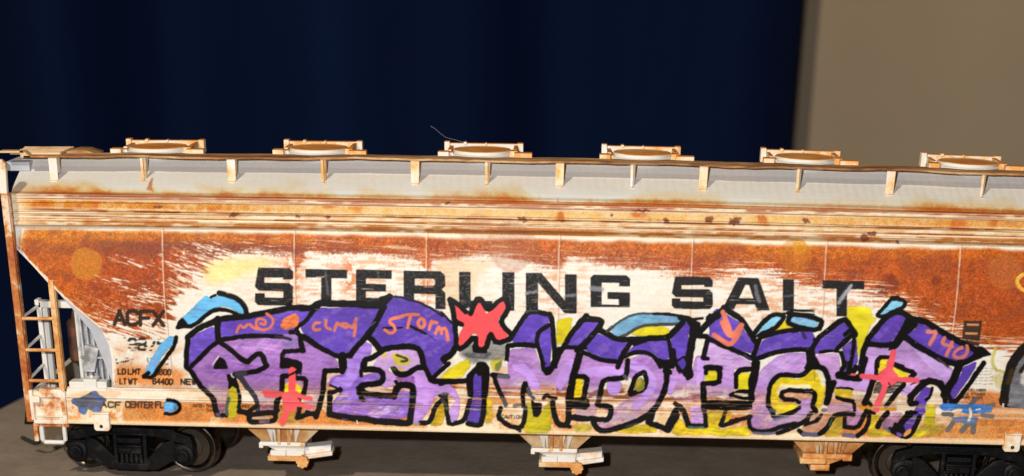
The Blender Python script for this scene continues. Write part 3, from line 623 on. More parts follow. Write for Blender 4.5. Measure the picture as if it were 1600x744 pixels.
    at(*A2); fill((172, 130, 232), (400, 690), (470, 630), (560, 525), (620, 555), (610, 640), (550, 690), (530, 760), (395, 760), st=.15)
    at(*B2)
    fill((178, 142, 238), (390, 0), (500, 0), (480, 110), (420, 200), (330, 220), (230, 195), (280, 140), (395, 100), a=.8, st=.2, soft=1)
    fill((188, 146, 236), (270, 400), (360, 260), (420, 330), (400, 420), (300, 450), a=.6, st=.4, soft=2)
    fill((222, 190, 236), (590, 480), (700, 410), (900, 400), (880, 460), (760, 470), (650, 500), a=.75, st=.8, soft=1.2)
    fill((122, 92, 150), (800, 430), (900, 410), (890, 460), (820, 470), a=.7, st=.5, soft=1.2)
    for k in range(9):
        ink(7, (420, 400+k*13), (560, 420+k*12), (700, 425+k*8), (860, 395+k*12), c=(124, 84, 190) if k % 2 else (206, 176, 240), a=.55, wob=2)
    glaze([(1010, 100), (1060, 45), (1110, 60), (1190, 190), (1380, 190), (1400, 260), (1230, 300), (1180, 440), (1090, 545), (1030, 575), (1030, 330)], (200, 150, 236), 640, 690, 1., .5)
    fill((206, 158, 240), (1040, 60), (1110, 60), (1170, 170), (1190, 300), (1150, 440), (1080, 520), (1040, 500), (1060, 280), a=.8, st=.12)
    fill((208, 160, 232), (740, 20), (850, 110), (1030, 120), (1040, 180), (880, 150), (820, 200), (730, 215), (720, 60), st=.15)
    fill((128, 74, 152), (860, 120), (1030, 110), (1040, 170), (900, 160), a=.75, st=.4)
    at(*A2); fill(PALE, (640, 760), (700, 660), (800, 615), (980, 580), (1065, 640), (1105, 760), (1100, 800), (1000, 850), (900, 840), (800, 760), (750, 780), st=.08)
    fill((222, 206, 60), (820, 640), (900, 640), (1000, 690), (980, 740), (860, 744), (840, 690), a=.9, soft=2)
    fill((216, 200, 70), (720, 640), (760, 630), (770, 660), (730, 668), a=.8, soft=1.5)
    fill((216, 196, 66), (830, 790), (940, 780), (930, 800), (840, 820), a=.7, soft=2)
    at(*B3); fill((206, 160, 238), (-20, 215), (60, 190), (130, 240), (172, 350), (160, 500), (118, 545), (84, 520), (90, 420), (150, 350), (110, 300), (60, 270), (-20, 270), st=.12)
    # M
    at(*A3); glaze([(655, 600), (890, 575), (930, 700), (970, 830), (1040, 850), (1120, 744), (1200, 595), (1320, 600), (1290, 760), (1230, 990), (1160, 1010), (1090, 970), (930, 1000), (860, 960), (800, 920), (780, 980), (600, 1050), (540, 880), (650, 870)], (192, 146, 216), 586, 612, 1., .14)
    at(*B3)
    fill((150, 98, 172), (660, -80), (760, -60), (880, 10), (860, 60), (740, 80), (660, 100), a=.35, st=.6, soft=3)
    fill((206, 160, 250), (690, 0), (800, -10), (870, 60), (942, 180), (932, 240), (870, 232), (820, 100), (700, 40), st=.06)
    fill((206, 160, 250), (1180, 0), (1275, -60), (1270, 40), (1225, 120), (1150, 250), (1100, 180), st=.08, a=.9)
    # I
    at(*B4)
    glaze([(40, -70), (200, -90), (490, -60), (505, 100), (280, 130), (230, 250), (200, 400), (70, 360), (110, 115), (20, 105)], (190, 138, 214), 592, 620, 1., .15)
    fill((206, 162, 250), (60, 50), (220, 18), (450, 28), (462, 90), (330, 110), (100, 104), st=.06)
    fill((202, 158, 248), (305, 215), (325, 150), (380, 130), (430, 180), (430, 240), (375, 292), (320, 275), st=.06)
    glaze([(400, 500), (330, 400), (200, 400), (180, 520), (60, 520), (0, 505), (0, 420), (80, 420), (200, 380)], (196, 148, 206), 640, 670, .45, .25)
    # D
    glaze([(460, 20), (520, -40), (640, -100), (740, -70), (850, 60), (862, 200), (805, 330), (700, 440), (560, 560), (380, 610), (215, 615), (190, 575), (330, 530), (400, 400), (520, 330), (690, 250), (700, 120), (620, 60), (540, 130), (490, 100)], (190, 142, 218), 596, 645, 1., .45)
    ink(78, (540, 0), (660, 50), (742, 130), (740, 220), (660, 320), (585, 390), c=(206, 164, 250), a=.95, soft=.8)
    fill((160, 112, 190), (520, 0), (640, -80), (740, -40), (800, 40), (740, 40), (660, -20), a=.45, st=.5, soft=2)
    # N
    glaze([(890, 130), (950, 30), (1060, 110), (1130, 110), (1160, -80), (1260, -80), (1235, 190), (1225, 340), (1080, 390), (890, 300)], (196, 148, 220), 592, 618, 1., .2)
    fill((210, 168, 252), (1180, -60), (1242, -90), (1232, 140), (1165, 220), (1180, 60), st=.06)
    fill((206, 162, 246), (925, 100), (972, 150), (930, 270), (888, 280), (890, 200), st=.1)
    fill((206, 160, 236), (1110, 410), (1222, 405), (1240, 560), (1120, 562), a=.85, st=.25)
    for q in ((1130, 470), (1180, 460), (1200, 520)): ink(18, q, (q[0]+26, q[1]+4), c=(232, 206, 186), a=.7)
    # I G H pale parts
    at(*A5); fill(PALE, (-30, 560), (20, 525), (110, 560), (215, 600), (300, 690), (400, 740), (200, 790), (-40, 760), st=.12)
    fill((204, 160, 228), (200, 680), (300, 680), (400, 744), (280, 744), a=.7, st=.2, soft=2)
    at(*B5); glaze([(-10, 0), (120, 0), (220, 30), (230, 230), (200, 330), (100, 300), (0, 320), (-80, 230), (60, 190), (110, 60)], (204, 158, 232), 592, 622, 1., .35)
    glaze([(430, 200), (500, 50), (640, -70), (780, -110), (920, -110), (930, 0), (860, 95), (700, 85), (600, 160), (555, 280), (560, 410), (600, 525), (700, 510), (830, 465), (900, 350), (975, 330), (960, 450), (900, 545), (760, 625), (560, 645), (400, 605), (395, 400)], (202, 156, 232), 592, 640, 1., .72)
    fill((214, 176, 246), (480, 100), (560, 0), (700, -60), (900, -90), (740, 20), (640, 60), (540, 170), a=.8, st=.15, soft=2)
    fill((224, 168, 150), (420, 260), (540, 270), (560, 360), (420, 380), a=.5, st=.6, soft=3)
    fill((226, 170, 140), (700, 300), (720, 260), (960, 260), (970, 340), (860, 380), a=.75, st=.4)
    fill((200, 158, 232), (880, 350), (975, 325), (960, 450), (900, 500), (830, 480), a=.75, st=.3)
    fill((232, 206, 40), (605, 430), (585, 330), (605, 200), (700, 115), (850, 155), (1000, 45), (1080, 80), (1115, 200), (1065, 400), (1015, 425), (1010, 260), (980, 220), (700, 210), (650, 300), (655, 370), (840, 390), (800, 455), (640, 462), st=.18)
    fill((244, 238, 222), (1010, 30), (1080, 60), (1130, 190), (1080, 210), (1060, 110), a=.9, soft=1.4)
    fill((244, 236, 214), (640, 260), (690, 190), (800, 200), (960, 195), (970, 225), (720, 222), (670, 280), a=.85, soft=1.2)
    fill((220, 160, 130), (890, 610), (1090, 480), (1175, 490), (1105, 610), (1040, 660), (920, 650), a=.85, st=.3)
    at(*A5); fill((206, 160, 222), (1030, 655), (1230, 640), (1250, 744), (1250, 860), (1170, 900), (1060, 744), st=.12)
    at(*B5); fill((212, 172, 246), (1220, 150), (1380, 140), (1380, 235), (1225, 228), st=.1)
    glaze([(1140, 380), (1380, 380), (1380, 460), (1140, 470)], (214, 168, 220), 630, 650, .7, .5)
    at(*B6)
    fill((208, 166, 240), (150, 180), (200, -60), (215, -100), (290, -90), (300, 90), (245, 120), (220, 250), (-20, 215), (-20, 165), st=.1)
    at(*A6); fill((204, 162, 230), (205, 600), (240, 560), (440, 595), (445, 655), (320, 665), (295, 760), (205, 760), st=.1)
    fill((198, 154, 224), (490, 610), (570, 505), (640, 560), (760, 620), (900, 690), (1020, 770), (1065, 830), (960, 950), (930, 905), (800, 865), (720, 890), (600, 800), (480, 744), st=.16)
    fill((218, 180, 252), (665, 590), (740, 575), (880, 680), (960, 760), (1040, 830), (940, 860), (820, 760), st=.1)
    at(*B6)
    fill((206, 166, 240), (545, 285), (640, 170), (730, 160), (650, 280), a=.9, st=.3)
    fill((196, 150, 214), (30, 420), (170, 440), (130, 590), (10, 610), a=.6, st=.4)
    fill((190, 146, 206), (350, 600), (420, 470), (560, 470), (480, 610), a=.55, st=.6, soft=1.5)
    fill((236, 188, 160), (-40, 330), (100, 300), (500, 310), (480, 380), (90, 390), a=.45, st=.7, soft=3)
    fill((222, 152, 24), (115, 400), (270, 392), (500, 408), (490, 440), (180, 436), a=.9, soft=1.5)
    ink(24, (520, 425), (640, 428), c=(248, 240, 222), a=.9, soft=1.4)
    # --- deep purple tops
    at(*A1)
    fill((108, 80, 196), (180, 495), (270, 430), (380, 385), (410, 395), (402, 515), (330, 590), (190, 740), (135, 744), (160, 640))
    fill((106, 76, 192), (475, 325), (560, 325), (760, 300), (1000, 245), (1150, 220), (1310, 200), (1330, 225), (1240, 330), (1205, 405), (1140, 435), (760, 445), (560, 480), (485, 470), (460, 400))
    at(*A2)
    fill((102, 74, 188), (100, 200), (300, 200), (460, 190), (695, 200), (680, 260), (600, 385), (540, 485), (460, 545), (410, 625), (330, 645), (260, 615), (130, 545), (0, 480), (-60, 380), (0, 320), (60, 250))
    fill((98, 70, 182), (790, 130), (850, 80), (950, 95), (1100, 145), (1250, 215), (1302, 240), (1375, 310), (1415, 370), (1422, 560), (1390, 640), (1330, 690), (1310, 740), (1200, 870), (1150, 760), (1120, 650), (1070, 575), (980, 540), (720, 575), (680, 545), (615, 470), (605, 440), (680, 400), (680, 330), (740, 220))
    for k in range(7): ink(9, (780+k*40, 150+k*10), (760+k*60, 240+k*12), c=(126, 98, 208), a=.5, wob=2)
    at(*A3)
    fill((100, 72, 190), (685, 505), (800, 305), (850, 265), (940, 245), (960, 265), (1030, 260), (1035, 330), (980, 385), (910, 455), (892, 545), (720, 530))
    fill((98, 70, 186), (980, 400), (1055, 392), (1060, 500), (1042, 760), (1000, 760), (960, 560), (932, 490))
    at(*B3); fill((92, 66, 176), (300, 100), (340, 62), (400, 100), (392, 320), (388, 400), (365, 560), (300, 585), (242, 558), (290, 400), (305, 300), st=.12)
    ink(18, (230, 340), (330, 332), (400, 336), c=(222, 160, 130), a=.85, soft=1.)
    at(*A4)
    fill((102, 72, 188), (0, 380), (70, 328), (205, 335), (208, 362), (100, 495), (20, 560), (-90, 565), (-70, 490))
    fill((100, 72, 188), (85, 585), (200, 445), (360, 510), (515, 530), (430, 640), (405, 705), (330, 705), (150, 622))
    fill((102, 72, 190), (475, 645), (600, 540), (870, 508), (905, 570), (905, 660), (860, 695), (820, 690), (760, 620), (640, 600), (560, 635))
    fill((98, 70, 188), (925, 490), (1000, 400), (1050, 325), (1125, 400), (1075, 450), (1092, 560), (1065, 760), (1000, 840), (985, 760), (945, 620))
    at(*A5)
    fill((104, 74, 192), (-10, 330), (110, 245), (170, 275), (270, 335), (340, 440), (445, 540), (415, 630), (280, 595), (210, 560), (100, 540), (0, 480))
    fill((104, 74, 192), (30, 235), (60, 208), (100, 215), (60, 250)); fill((106, 76, 190), (160, 205), (200, 212), (270, 260), (250, 280), (190, 250))
    fill((100, 72, 186), (510, 515), (620, 465), (830, 428), (870, 445), (920, 425), (980, 428), (1005, 480), (960, 585), (760, 595), (620, 625), (500, 685), (435, 675), (480, 590))
    fill((100, 72, 184), (975, 635), (1080, 490), (1250, 370), (1270, 325), (1355, 410), (1320, 455), (1200, 595), (1050, 625))
    fill((94, 68, 172), (1275, 585), (1380, 500), (1410, 480), (1420, 744), (1290, 760), st=.12)
    at(*B5); fill((82, 60, 160), (1300, -20), (1364, -40), (1364, 80), (1310, 80))
    at(*A6)
    fill((96, 66, 178), (215, 522), (330, 380), (460, 262), (595, 288), (608, 340), (530, 425), (400, 550))
    fill((98, 68, 184), (605, 458), (690, 400), (712, 340), (850, 418), (1000, 498), (1160, 558), (1270, 640), (1140, 725), (1080, 715), (900, 645), (720, 535))
    at(*B6)
    fill((96, 66, 178), (770, 215), (825, 228), (835, 290), (790, 350), (770, 410), (780, 465), (720, 505), (665, 640), (600, 690), (540, 600), (600, 540), (640, 500), (680, 440), (700, 400), (685, 330), (720, 290), st=.1)
    fill((94, 66, 178), (1005, 275), (1140, 80), (1140, 35), (1270, -25), (1255, 30), (1150, 185), (1060, 315), (1018, 330))
    # --- blue flashes
    at(*A1); fill(BLU, (95, 295), (150, 360), (200, 350), (300, 262), (400, 188), (480, 165), (560, 182), (640, 228), (685, 258), (692, 205), (640, 140), (560, 100), (470, 85), (400, 95), (350, 97), (318, 78), (250, 150), (160, 240), st=.04)
    at(130, 470, 3.916); fill((106, 186, 240), (380, 445), (400, 392), (430, 340), (470, 275), (530, 222), (556, 226), (540, 272), (500, 310), (470, 350), (435, 410), (425, 445), sm=1)
    fill((106, 186, 240), (500, 628), (540, 607), (572, 630), (565, 668), (500, 682))
    at(*A4); fill((118, 178, 214), (350, 445), (358, 380), (420, 328), (520, 268), (640, 248), (740, 248), (800, 258), (960, 252), (1012, 290), (1000, 345), (740, 348), (620, 372), (500, 432), (400, 482), st=.16)
    at(*A5); fill((136, 204, 238), (468, 412), (560, 328), (640, 264), (688, 264), (672, 300), (560, 392), (530, 422), (480, 427)); fill((136, 204, 238), (785, 280), (800, 268), (980, 288), (1042, 345), (1010, 388), (900, 368), (780, 332))
    at(*A6); fill((132, 206, 236), (322, 250), (400, 168), (480, 113), (585, 128), (570, 168), (480, 213), (380, 272), (330, 272))
    # --- star
    at(*A3); fill((250, 88, 94), (130, 170), (200, 240), (250, 265), (300, 255), (360, 138), (430, 265), (500, 212), (602, 123), (627, 190), (542, 290), (540, 350), (600, 400), (638, 466), (545, 518), (500, 470), (490, 425), (450, 430), (410, 582), (370, 582), (350, 440), (300, 430), (190, 578), (158, 540), (180, 450), (220, 360), (200, 330), (140, 310), (128, 250), st=.02, var=.03)
    # --- black outlines
    at(*A1)
    ink(50, (450, 50), (560, 75), (640, 112), (690, 165), (708, 210), (715, 245)); ink(26, (372, 92), (415, 72))
    ink(40, (50, 378), (105, 352), (165, 375), (230, 345), (300, 278), (400, 215), (490, 206), (580, 232), (650, 270), (700, 272))
    fill(K, (28, 390), (60, 330), (95, 293), (150, 362), (190, 390), (120, 385), var=.1)
    ink(56, (140, 475), (180, 452), (260, 382), (400, 332), (440, 300), (600, 288), (760, 268), (900, 238), (1060, 212), (1120, 192), (1240, 190), (1370, 192)); ink(50, (1130, 165), (1140, 200))
    ink(50, (150, 470), (140, 560), (130, 640), (132, 760)); ink(62, (440, 300), (432, 400), (440, 500))
    ink(46, (440, 500), (560, 488), (760, 462), (900, 464), (1050, 470)); ink(30, (1000, 468), (1110, 486), (1140, 500), c=(52, 44, 60)); ink(44, (1140, 430), (1210, 430))
    ink(46, (445, 520), (400, 545), (300, 640), (185, 755)); ink(50, (450, 520), (560, 592), (640, 672), (720, 722), (760, 682), (840, 622), (880, 682), (900, 760), sm=1)
    fill(K, (400, 778), (412, 740), (458, 668), (505, 705), (530, 778), var=.1); ink(10, (385, 740), (445, 660), c=(240, 232, 224))
    ink(56, (1240, 470), (1245, 540), (1262, 605)); ink(46, (1262, 600), (1150, 612), (1062, 612), (1060, 760)); fill(K, (1040, 690), (1100, 680), (1228, 712), (1228, 770), (1040, 770), (1100, 735), var=.1)
    ink(42, (1212, 368), (1280, 330), (1364, 215), (1420, 170)); ink(42, (1212, 365), (1188, 430), (1240, 460), (1290, 472), (1364, 535))
    at(*B1)
    ink(50, (130, 20), (185, 72), (240, 162), (320, 262), (395, 322), (410, 420), (430, 480)); ink(34, (430, 480), (480, 500), c=(84, 84, 110)); ink(40, (480, 487), (520, 490)); ink(30, (525, 480), (520, 420), (545, 330), c=(78, 92, 84))
    fill(K, (528, 90), (602, 108), (640, 235), (615, 225), (575, 195), (540, 240), (545, 180), var=.1); ink(34, (630, 240), (655, 330), (635, 440), (700, 466), (745, 452)); fill((232, 226, 214), (568, 85), (600, 90), (590, 120), (572, 108))
    ink(44, (620, 95), (680, 150), (740, 242), (800, 310)); ink(50, (620, 95), (680, 150), (740, 240), c=SLA, a=.9); ink(42, (760, 270), (815, 340), (825, 440), c=(56, 56, 66))
    ink(48, (600, 92), (720, 78), (800, 66), (862, 40), (915, 8)); ink(46, (620, 90), (700, 82), c=SLA)
    ink(46, (735, 450), (820, 395)); ink(48, (640, 452), (740, 470), (735, 545), (780, 556), (870, 550), (960, 548), (1000, 520), (985, 462), (880, 470), (750, 486), sm=1)
    ink(62, (860, 545), (910, 540), c=(96, 92, 128), a=.85); ink(22, (780, 515), (850, 515), (930, 512), c=(206, 166, 130))
    ink(50, (1000, 460), (1010, 355), (1050, 290), (1060, 185), (1062, 112)); ink(46, (1062, 112), (1150, 102), (1220, 62), (1232, -10)); fill(K, (1040, -20), (1250, -20), (1240, 100), (1215, 30), (1050, 20), var=.1)
    ink(46, (1200, 130), (1292, 136), (1285, 205), (1265, 285)); ink(44, (1225, 420), (1215, 490), (1200, 520), (1280, 482), (1400, 470))
    at(*A2)
    ink(64, (-60, 196), (40, 196), (100, 150), (250, 148), (480, 158), (600, 168), (720, 172), (770, 115), (800, 85)); ink(30, (715, 100), (790, 80))
    ink(58, (745, 180), (695, 280), (640, 385), (560, 485), (480, 572), (415, 655)); ink(50, (-10, 490), (80, 552), (190, 612), (290, 662), (360, 668), (425, 645)); ink(82, (340, 660), (350, 760))
    ink(14, (620, 370), (660, 330), c=(120, 116, 126), a=.7)
    ink(56, (590, 470), (640, 512), (690, 580), (720, 602)); ink(56, (715, 602), (840, 575), (960, 562), (1060, 575), (1110, 640), (1122, 760)); ink(52, (720, 615), (620, 685), (560, 690), (555, 760))
    ink(22, (850, 82), (1000, 115), (1140, 163), (1250, 228), (1310, 275), c=(38, 30, 44)); ink(18, (735, 388), (820, 384), (920, 382)); ink(24, (1005, 372), (1080, 408), (1150, 440)); ink(8, (1170, 440), (1235, 505), c=(60, 44, 110)); ink(44, (1340, 660), (1330, 720))
    ink(24, (865, 650), (930, 668), (970, 690), (965, 705), (915, 712), c=(66, 70, 40))
    at(*B2)
    ink(46, (170, 58), (345, 52)); ink(50, (172, 55), (160, 160), (150, 280), (122, 400), (82, 505)); ink(42, (90, 490), (0, 462)); ink(64, (345, -10), (338, 55))
    ink(54, (218, 275), (222, 360), (215, 450), (215, 480)); ink(44, (222, 280), (280, 262), (325, 240), wob=2.2); ink(20, (225, 195), (300, 235))
    ink(62, (240, 482), (400, 512), (560, 522), (700, 550), (860, 556), (990, 572), (1000, 500), (1015, 380), (1028, 280), (1022, 205), (980, 195), (880, 195), (840, 310)); ink(30, (860, 160), (880, 200))
    ink(56, (840, 308), (700, 300), (560, 282), (515, 222), (545, 192), (690, 182), (738, 150), (725, 55), (620, 40), (540, 45), (545, -10)); ink(36, (520, 55), (520, 105))
    ink(62, (510, 220), (530, 335), wob=2.4); ink(54, (840, 42), (880, 92), (970, 92), (1050, 32), (1110, 25)); ink(30, (820, 30), (850, 45), c=(70, 74, 40))
    ink(50, (1130, 0), (1170, 90), (1200, 155), (1300, 160), (1400, 160)); ink(42, (1200, 140), (1290, 60), (1370, -10)); ink(36, (1290, 185), (1310, 180))
    ink(38, (1290, 300), (1335, 290)); ink(46, (1310, 340), (1240, 400), (1205, 520), (1172, 565), (1095, 562)); ink(40, (1340, 290), (1345, 400), (1370, 570)); ink(40, (1330, 350), (1340, 410), c=(56, 70, 50), a=.7)
    ink(20, (560, 318), (640, 325), c=(112, 96, 150), a=.9); ink(12, (340, 525), (390, 530), c=(96, 70, 150)); ink(10, (480, 540), (490, 570), c=(238, 232, 226)); ink(30, (1035, 560), (1080, 570), c=(150, 152, 190), a=.8)
    at(*A3)
    for w, P in ((50, [(80, 112), (112, 220), (122, 325), (190, 350)]), (48, [(80, 112), (160, 160), (235, 235)]), (48, [(280, 250), (318, 150), (350, 97), (400, 132), (440, 225), (520, 160), (600, 97), (640, 142), (648, 222), (568, 310), (600, 375), (680, 452), (668, 492), (530, 542), (480, 452)]), (48, [(475, 450), (455, 480), (430, 600), (330, 600), (335, 445), (190, 602), (140, 560), (138, 480), (130, 330)])): ink(w, *P)
    fill(K, (300, 560), (345, 545), (360, 590), (430, 590), (440, 625), (310, 622), var=.1); ink(30, (170, 350), (200, 360))
    ink(46, (660, 500), (700, 432), (820, 250), (900, 222), (1000, 252), (1060, 255), (1080, 400), (1092, 560), (1100, 760)); ink(42, (1040, 362), (965, 402), (925, 452), (922, 540), (960, 640), (985, 760)); ink(46, (650, 556), (760, 546), (905, 556)); ink(42, (642, 560), (632, 700))
    ink(52, (1400, 270), (1260, 432), (1190, 562), (1110, 665)); ink(60, (1140, 600), (1100, 720)); ink(38, (1190, 576), (1390, 576)); ink(60, (15, 690), (100, 642), (142, 560)); ink(20, (0, 240), (60, 300), (110, 345)); ink(22, (820, 235), (860, 215), (930, 222), c=(70, 68, 70))
    ink(34, (625, 722), (626, 726), c=(250, 248, 244), wob=.2)
    at(*B3)
    ink(48, (0, 166), (130, 160), (245, 152)); fill(K, (240, 110), (330, 22), (350, -20), (420, -22), (455, 20), (460, 110), (435, 330), (388, 330), (398, 100), (360, 100), (330, 68), (302, 110), (298, 320), (255, 300), var=.1)
    ink(46, (272, 350), (250, 440), (222, 545), (130, 566)); ink(50, (412, 350), (408, 450), (388, 575), (342, 592), (255, 570)); ink(40, (20, 300), (40, 400), (68, 572), (110, 575)); ink(40, (10, 290), (50, 290), c=(60, 62, 66)); ink(34, (10, 350), (60, 430), c=(60, 76, 56), a=.8)
    ink(42, (490, 98), (640, 112)); ink(40, (560, 112), (650, 115), c=(84, 88, 96)); ink(44, (505, 100), (540, 210), (592, 320)); ink(40, (590, 330), (620, 390), c=(92, 92, 100), a=.9)
    ink(44, (570, 420), (545, 510), (610, 560), (690, 605), (770, 612), (800, 540), (812, 420)); ink(44, (790, 400), (785, 250), (808, 182)); ink(44, (808, 182), (830, 250)); ink(34, (835, 230), (860, 300), (890, 330), c=(78, 78, 90)); ink(30, (700, 598), (760, 640))
    fill(K, (870, 350), (900, 380), (965, 380), (955, 470), (930, 505), (895, 500), var=.1); ink(36, (985, 330), (1015, 285), (1050, 325), (1105, 330)); ink(30, (700, 400), (770, 385), c=(100, 84, 84), a=.6)
    ink(54, (1075, 370), (1090, 480), (1125, 580), (1215, 592), (1235, 440), (1225, 330)); ink(40, (1140, 575), (1240, 600)); ink(72, (1340, -110), (1292, 60), (1255, 200), (1240, 340))
    fill(K, (1225, 330), (1420, 332), (1430, 410), (1225, 420), var=.1); ink(52, (1235, 505), (1300, 520), (1390, 520)); fill(K, (960, -20), (1010, -10), (1045, 10), (1090, -60), (1140, -60), (1060, 80), (1010, 100), (975, 50), var=.1)
    ink(30, (1010, 8), (1040, -4), c=(94, 66, 178))
    at(*A4)
    ink(20, (350, 380), (430, 315), (540, 262), (640, 248), (740, 250), c=(74, 84, 86)); ink(28, (750, 252), (860, 250), (1000, 268)); ink(58, (1010, 285), (1100, 305), (1160, 350), (1150, 380)); ink(28, (410, 482), (500, 445), (590, 385), (680, 355), (840, 356), (1010, 345), c=(76, 74, 66))
    ink(54, (225, 405), (330, 462), (400, 500), (600, 496), (760, 486), (900, 482), (960, 405), (1030, 335)); ink(26, (1130, 305), (1225, 292)); fill(K, (1060, 300), (1140, 310), (1200, 345), (1190, 400), (1100, 460), (1110, 385), var=.1)
    ink(56, (20, 360), (60, 302), (150, 297), (240, 312), (250, 340), (180, 435), (80, 545), (10, 600)); ink(30, (300, 420), (350, 380), c=(60, 60, 60))
    ink(44, (20, 600), (150, 655), (260, 702), (385, 712)); ink(52, (530, 530), (450, 640), (405, 760)); fill(K, (540, 520), (700, 508), (600, 545), (560, 560), var=.1)
    ink(42, (470, 660), (580, 622), (680, 622), (760, 660), (815, 760)); ink(42, (890, 490), (912, 580), (928, 700), (935, 760)); fill(K, (750, 660), (800, 690), (860, 700), (920, 690), (930, 780), (830, 760), (790, 720), var=.1); ink(42, (940, 600), (960, 700), (1000, 800))
    ink(74, (1140, 430), (1112, 560), (1085, 760)); ink(44, (1160, 460), (1270, 470)); ink(50, (1280, 490), (1255, 580), (1235, 680)); ink(40, (1225, 680), (1275, 682)); ink(60, (1200, 420), (1290, 330), (1380, 260)); ink(30, (1270, 310), (1300, 260))
    at(*B4)
    ink(50, (-20, 112), (110, 116), (92, 220), (75, 335), (0, 345)); ink(50, (500, -40), (492, 100), (440, 132), (270, 142), (242, 220), (222, 350), (205, 398), (330, 402), (342, 440), (322, 530), (260, 532), (170, 520), (60, 520), (-10, 505)); ink(60, (-20, 380), (90, 400)); ink(36, (470, 110), (490, 135), c=(110, 100, 110), a=.8)
    ink(54, (855, -20), (885, 80), (872, 200), (832, 320), (762, 430), (640, 522), (560, 562), (420, 610), (300, 640), (220, 632), (178, 580), (170, 540)); ink(56, (870, 60), (905, 70)); ink(14, (480, 600), (590, 570), c=(70, 70, 84))
    ink(46, (650, 70), (575, 112), (545, 200), (515, 290), (570, 268), (655, 240), (688, 160), (665, 75)); fill((140, 142, 56), (575, 230), (590, 160), (630, 130), (660, 170), (650, 235), (605, 255)); fill((222, 190, 60), (590, 160), (620, 135), (620, 190), (585, 220), a=.7, soft=2)
    fill(K, (945, -20), (1060, 115), (1080, 152), (1135, 110), (1110, -30), (1060, -90), var=.1); fill((84, 62, 172), (985, -20), (1035, 45), (1065, -10), (1040, -60))
    ink(54, (745, 440), (722, 540), (702, 568), (800, 592), (880, 635)); ink(50, (700, 560), (700, 500)); fill(K, (855, 610), (900, 660), (1000, 500), (980, 420), (950, 430), var=.1); ink(44, (960, 380), (1000, 410))
    ink(54, (1000, 405), (1048, 455), (1078, 560), (1100, 590)); ink(44, (1080, 590), (1262, 592)); ink(24, (1090, 608), (1262, 606), c=(74, 110, 96)); ink(42, (1258, 590), (1250, 480), (1240, 400)); ink(10, (1022, 458), (1026, 462), c=(226, 190, 160))
    ink(54, (1232, 185), (1235, 300), (1240, 430)); fill(K, (1235, 350), (1300, 360), (1400, 355), (1400, 430), (1240, 430), var=.1); ink(46, (1232, 182), (1330, 176), (1390, 165)); ink(56, (1260, 25), (1400, 30)); ink(40, (1265, 20), (1260, 80))
    at(*A5)
    ink(42, (-20, 290), (60, 252), (130, 192)); ink(54, (130, 190), (200, 242), (290, 292), (340, 362), (390, 442), (430, 512)); ink(46, (-20, 488), (100, 552), (210, 595), (330, 645), (420, 690)); ink(50, (480, 470), (452, 560), (412, 670)); ink(26, (330, 655), (380, 690), c=(60, 44, 90)); ink(20, (120, 190), (160, 165))
    ink(44, (420, 445), (500, 342), (600, 252), (720, 270), (700, 312), (600, 412), (490, 442), (430, 500)); ink(46, (755, 335), (770, 252), (900, 266), (1060, 302), (1085, 338), (1040, 412), (900, 392), (760, 342)); ink(26, (750, 240), (790, 225))
    ink(44, (440, 492), (560, 458), (700, 416), (850, 402), (950, 405)); ink(46, (430, 695), (560, 642), (700, 612), (860, 590), (965, 602)); ink(12, (448, 484), (456, 482), c=(226, 214, 206)); ink(30, (890, 430), (920, 480), c=(60, 44, 110)); ink(30, (1000, 500), (1040, 490))
    ink(52, (970, 612), (1030, 502), (1120, 422), (1290, 292), (1345, 352), (1390, 430)); ink(44, (1400, 420), (1310, 510), (1222, 595)); ink(30, (1060, 622), (1160, 605), (1270, 612)); fill(K, (930, 600), (1000, 600), (1010, 660), (1060, 744), (960, 800), (910, 780), (940, 720), var=.1); ink(40, (1262, 612), (1285, 690), (1300, 760))
    ink(16, (1255, 600), (1275, 604), c=(236, 230, 214))
    at(*B5)
    ink(42, (980, 255), (700, 240), (682, 330), (830, 342), (855, 365)); ink(50, (975, 255), (1010, 280), (1008, 340), (985, 400), (1020, 450)); ink(46, (562, 402), (558, 260), (602, 150), (692, 85), (850, 112), (935, 72), (960, -10)); ink(58, (960, 15), (1080, 18), (1130, 82), (1150, 182)); fill(K, (1120, 150), (1225, 155), (1185, 260), (1140, 395), (1098, 385), (1120, 290), var=.1)
    ink(42, (562, 402), (600, 452), (612, 512), (680, 502), (820, 452), (860, 420)); ink(34, (590, 440), (620, 450), c=(96, 96, 116), a=.8); ink(42, (378, 500), (372, 590), (420, 638), (560, 650), (640, 612), (720, 592), (822, 572), sm=1); ink(28, (420, 660), (520, 668), (700, 655), c=(112, 112, 140), a=.85); ink(42, (650, 662), (800, 612), (920, 545), (980, 470)); ink(26, (620, 530), (740, 510), c=(136, 132, 170), a=.8)
    fill(K, (950, 470), (1010, 500), (1090, 470), (1040, 550), (900, 600), (940, 530), var=.1); fill((226, 176, 150), (985, 500), (1030, 480), (1060, 470), (1000, 530), (965, 540))
    ink(44, (860, 640), (900, 672)); ink(40, (900, 672), (1040, 678), c=(100, 100, 128)); ink(46, (1060, 668), (1112, 635), (1180, 525), (1205, 492), (1320, 470), (1380, 480)); ink(30, (1090, 440), (1120, 440), c=(120, 120, 146)); ink(14, (1180, 530), (1150, 590), c=(60, 90, 70))
    fill(K, (-20, 350), (200, 350), (400, 362), (400, 435), (-20, 432), var=.1); ink(46, (-20, 25), (90, 38), (88, 165), (20, 185)); fill(K, (405, -30), (480, -30), (455, 130), (400, 340), (380, 240), (370, 150), (400, 60), var=.1); ink(46, (250, 215), (250, 55), (400, 40)); ink(40, (200, 295), (290, 255), (395, 260)); ink(30, (200, 290), (300, 322), (390, 325)); ink(60, (395, 250), (400, 340))
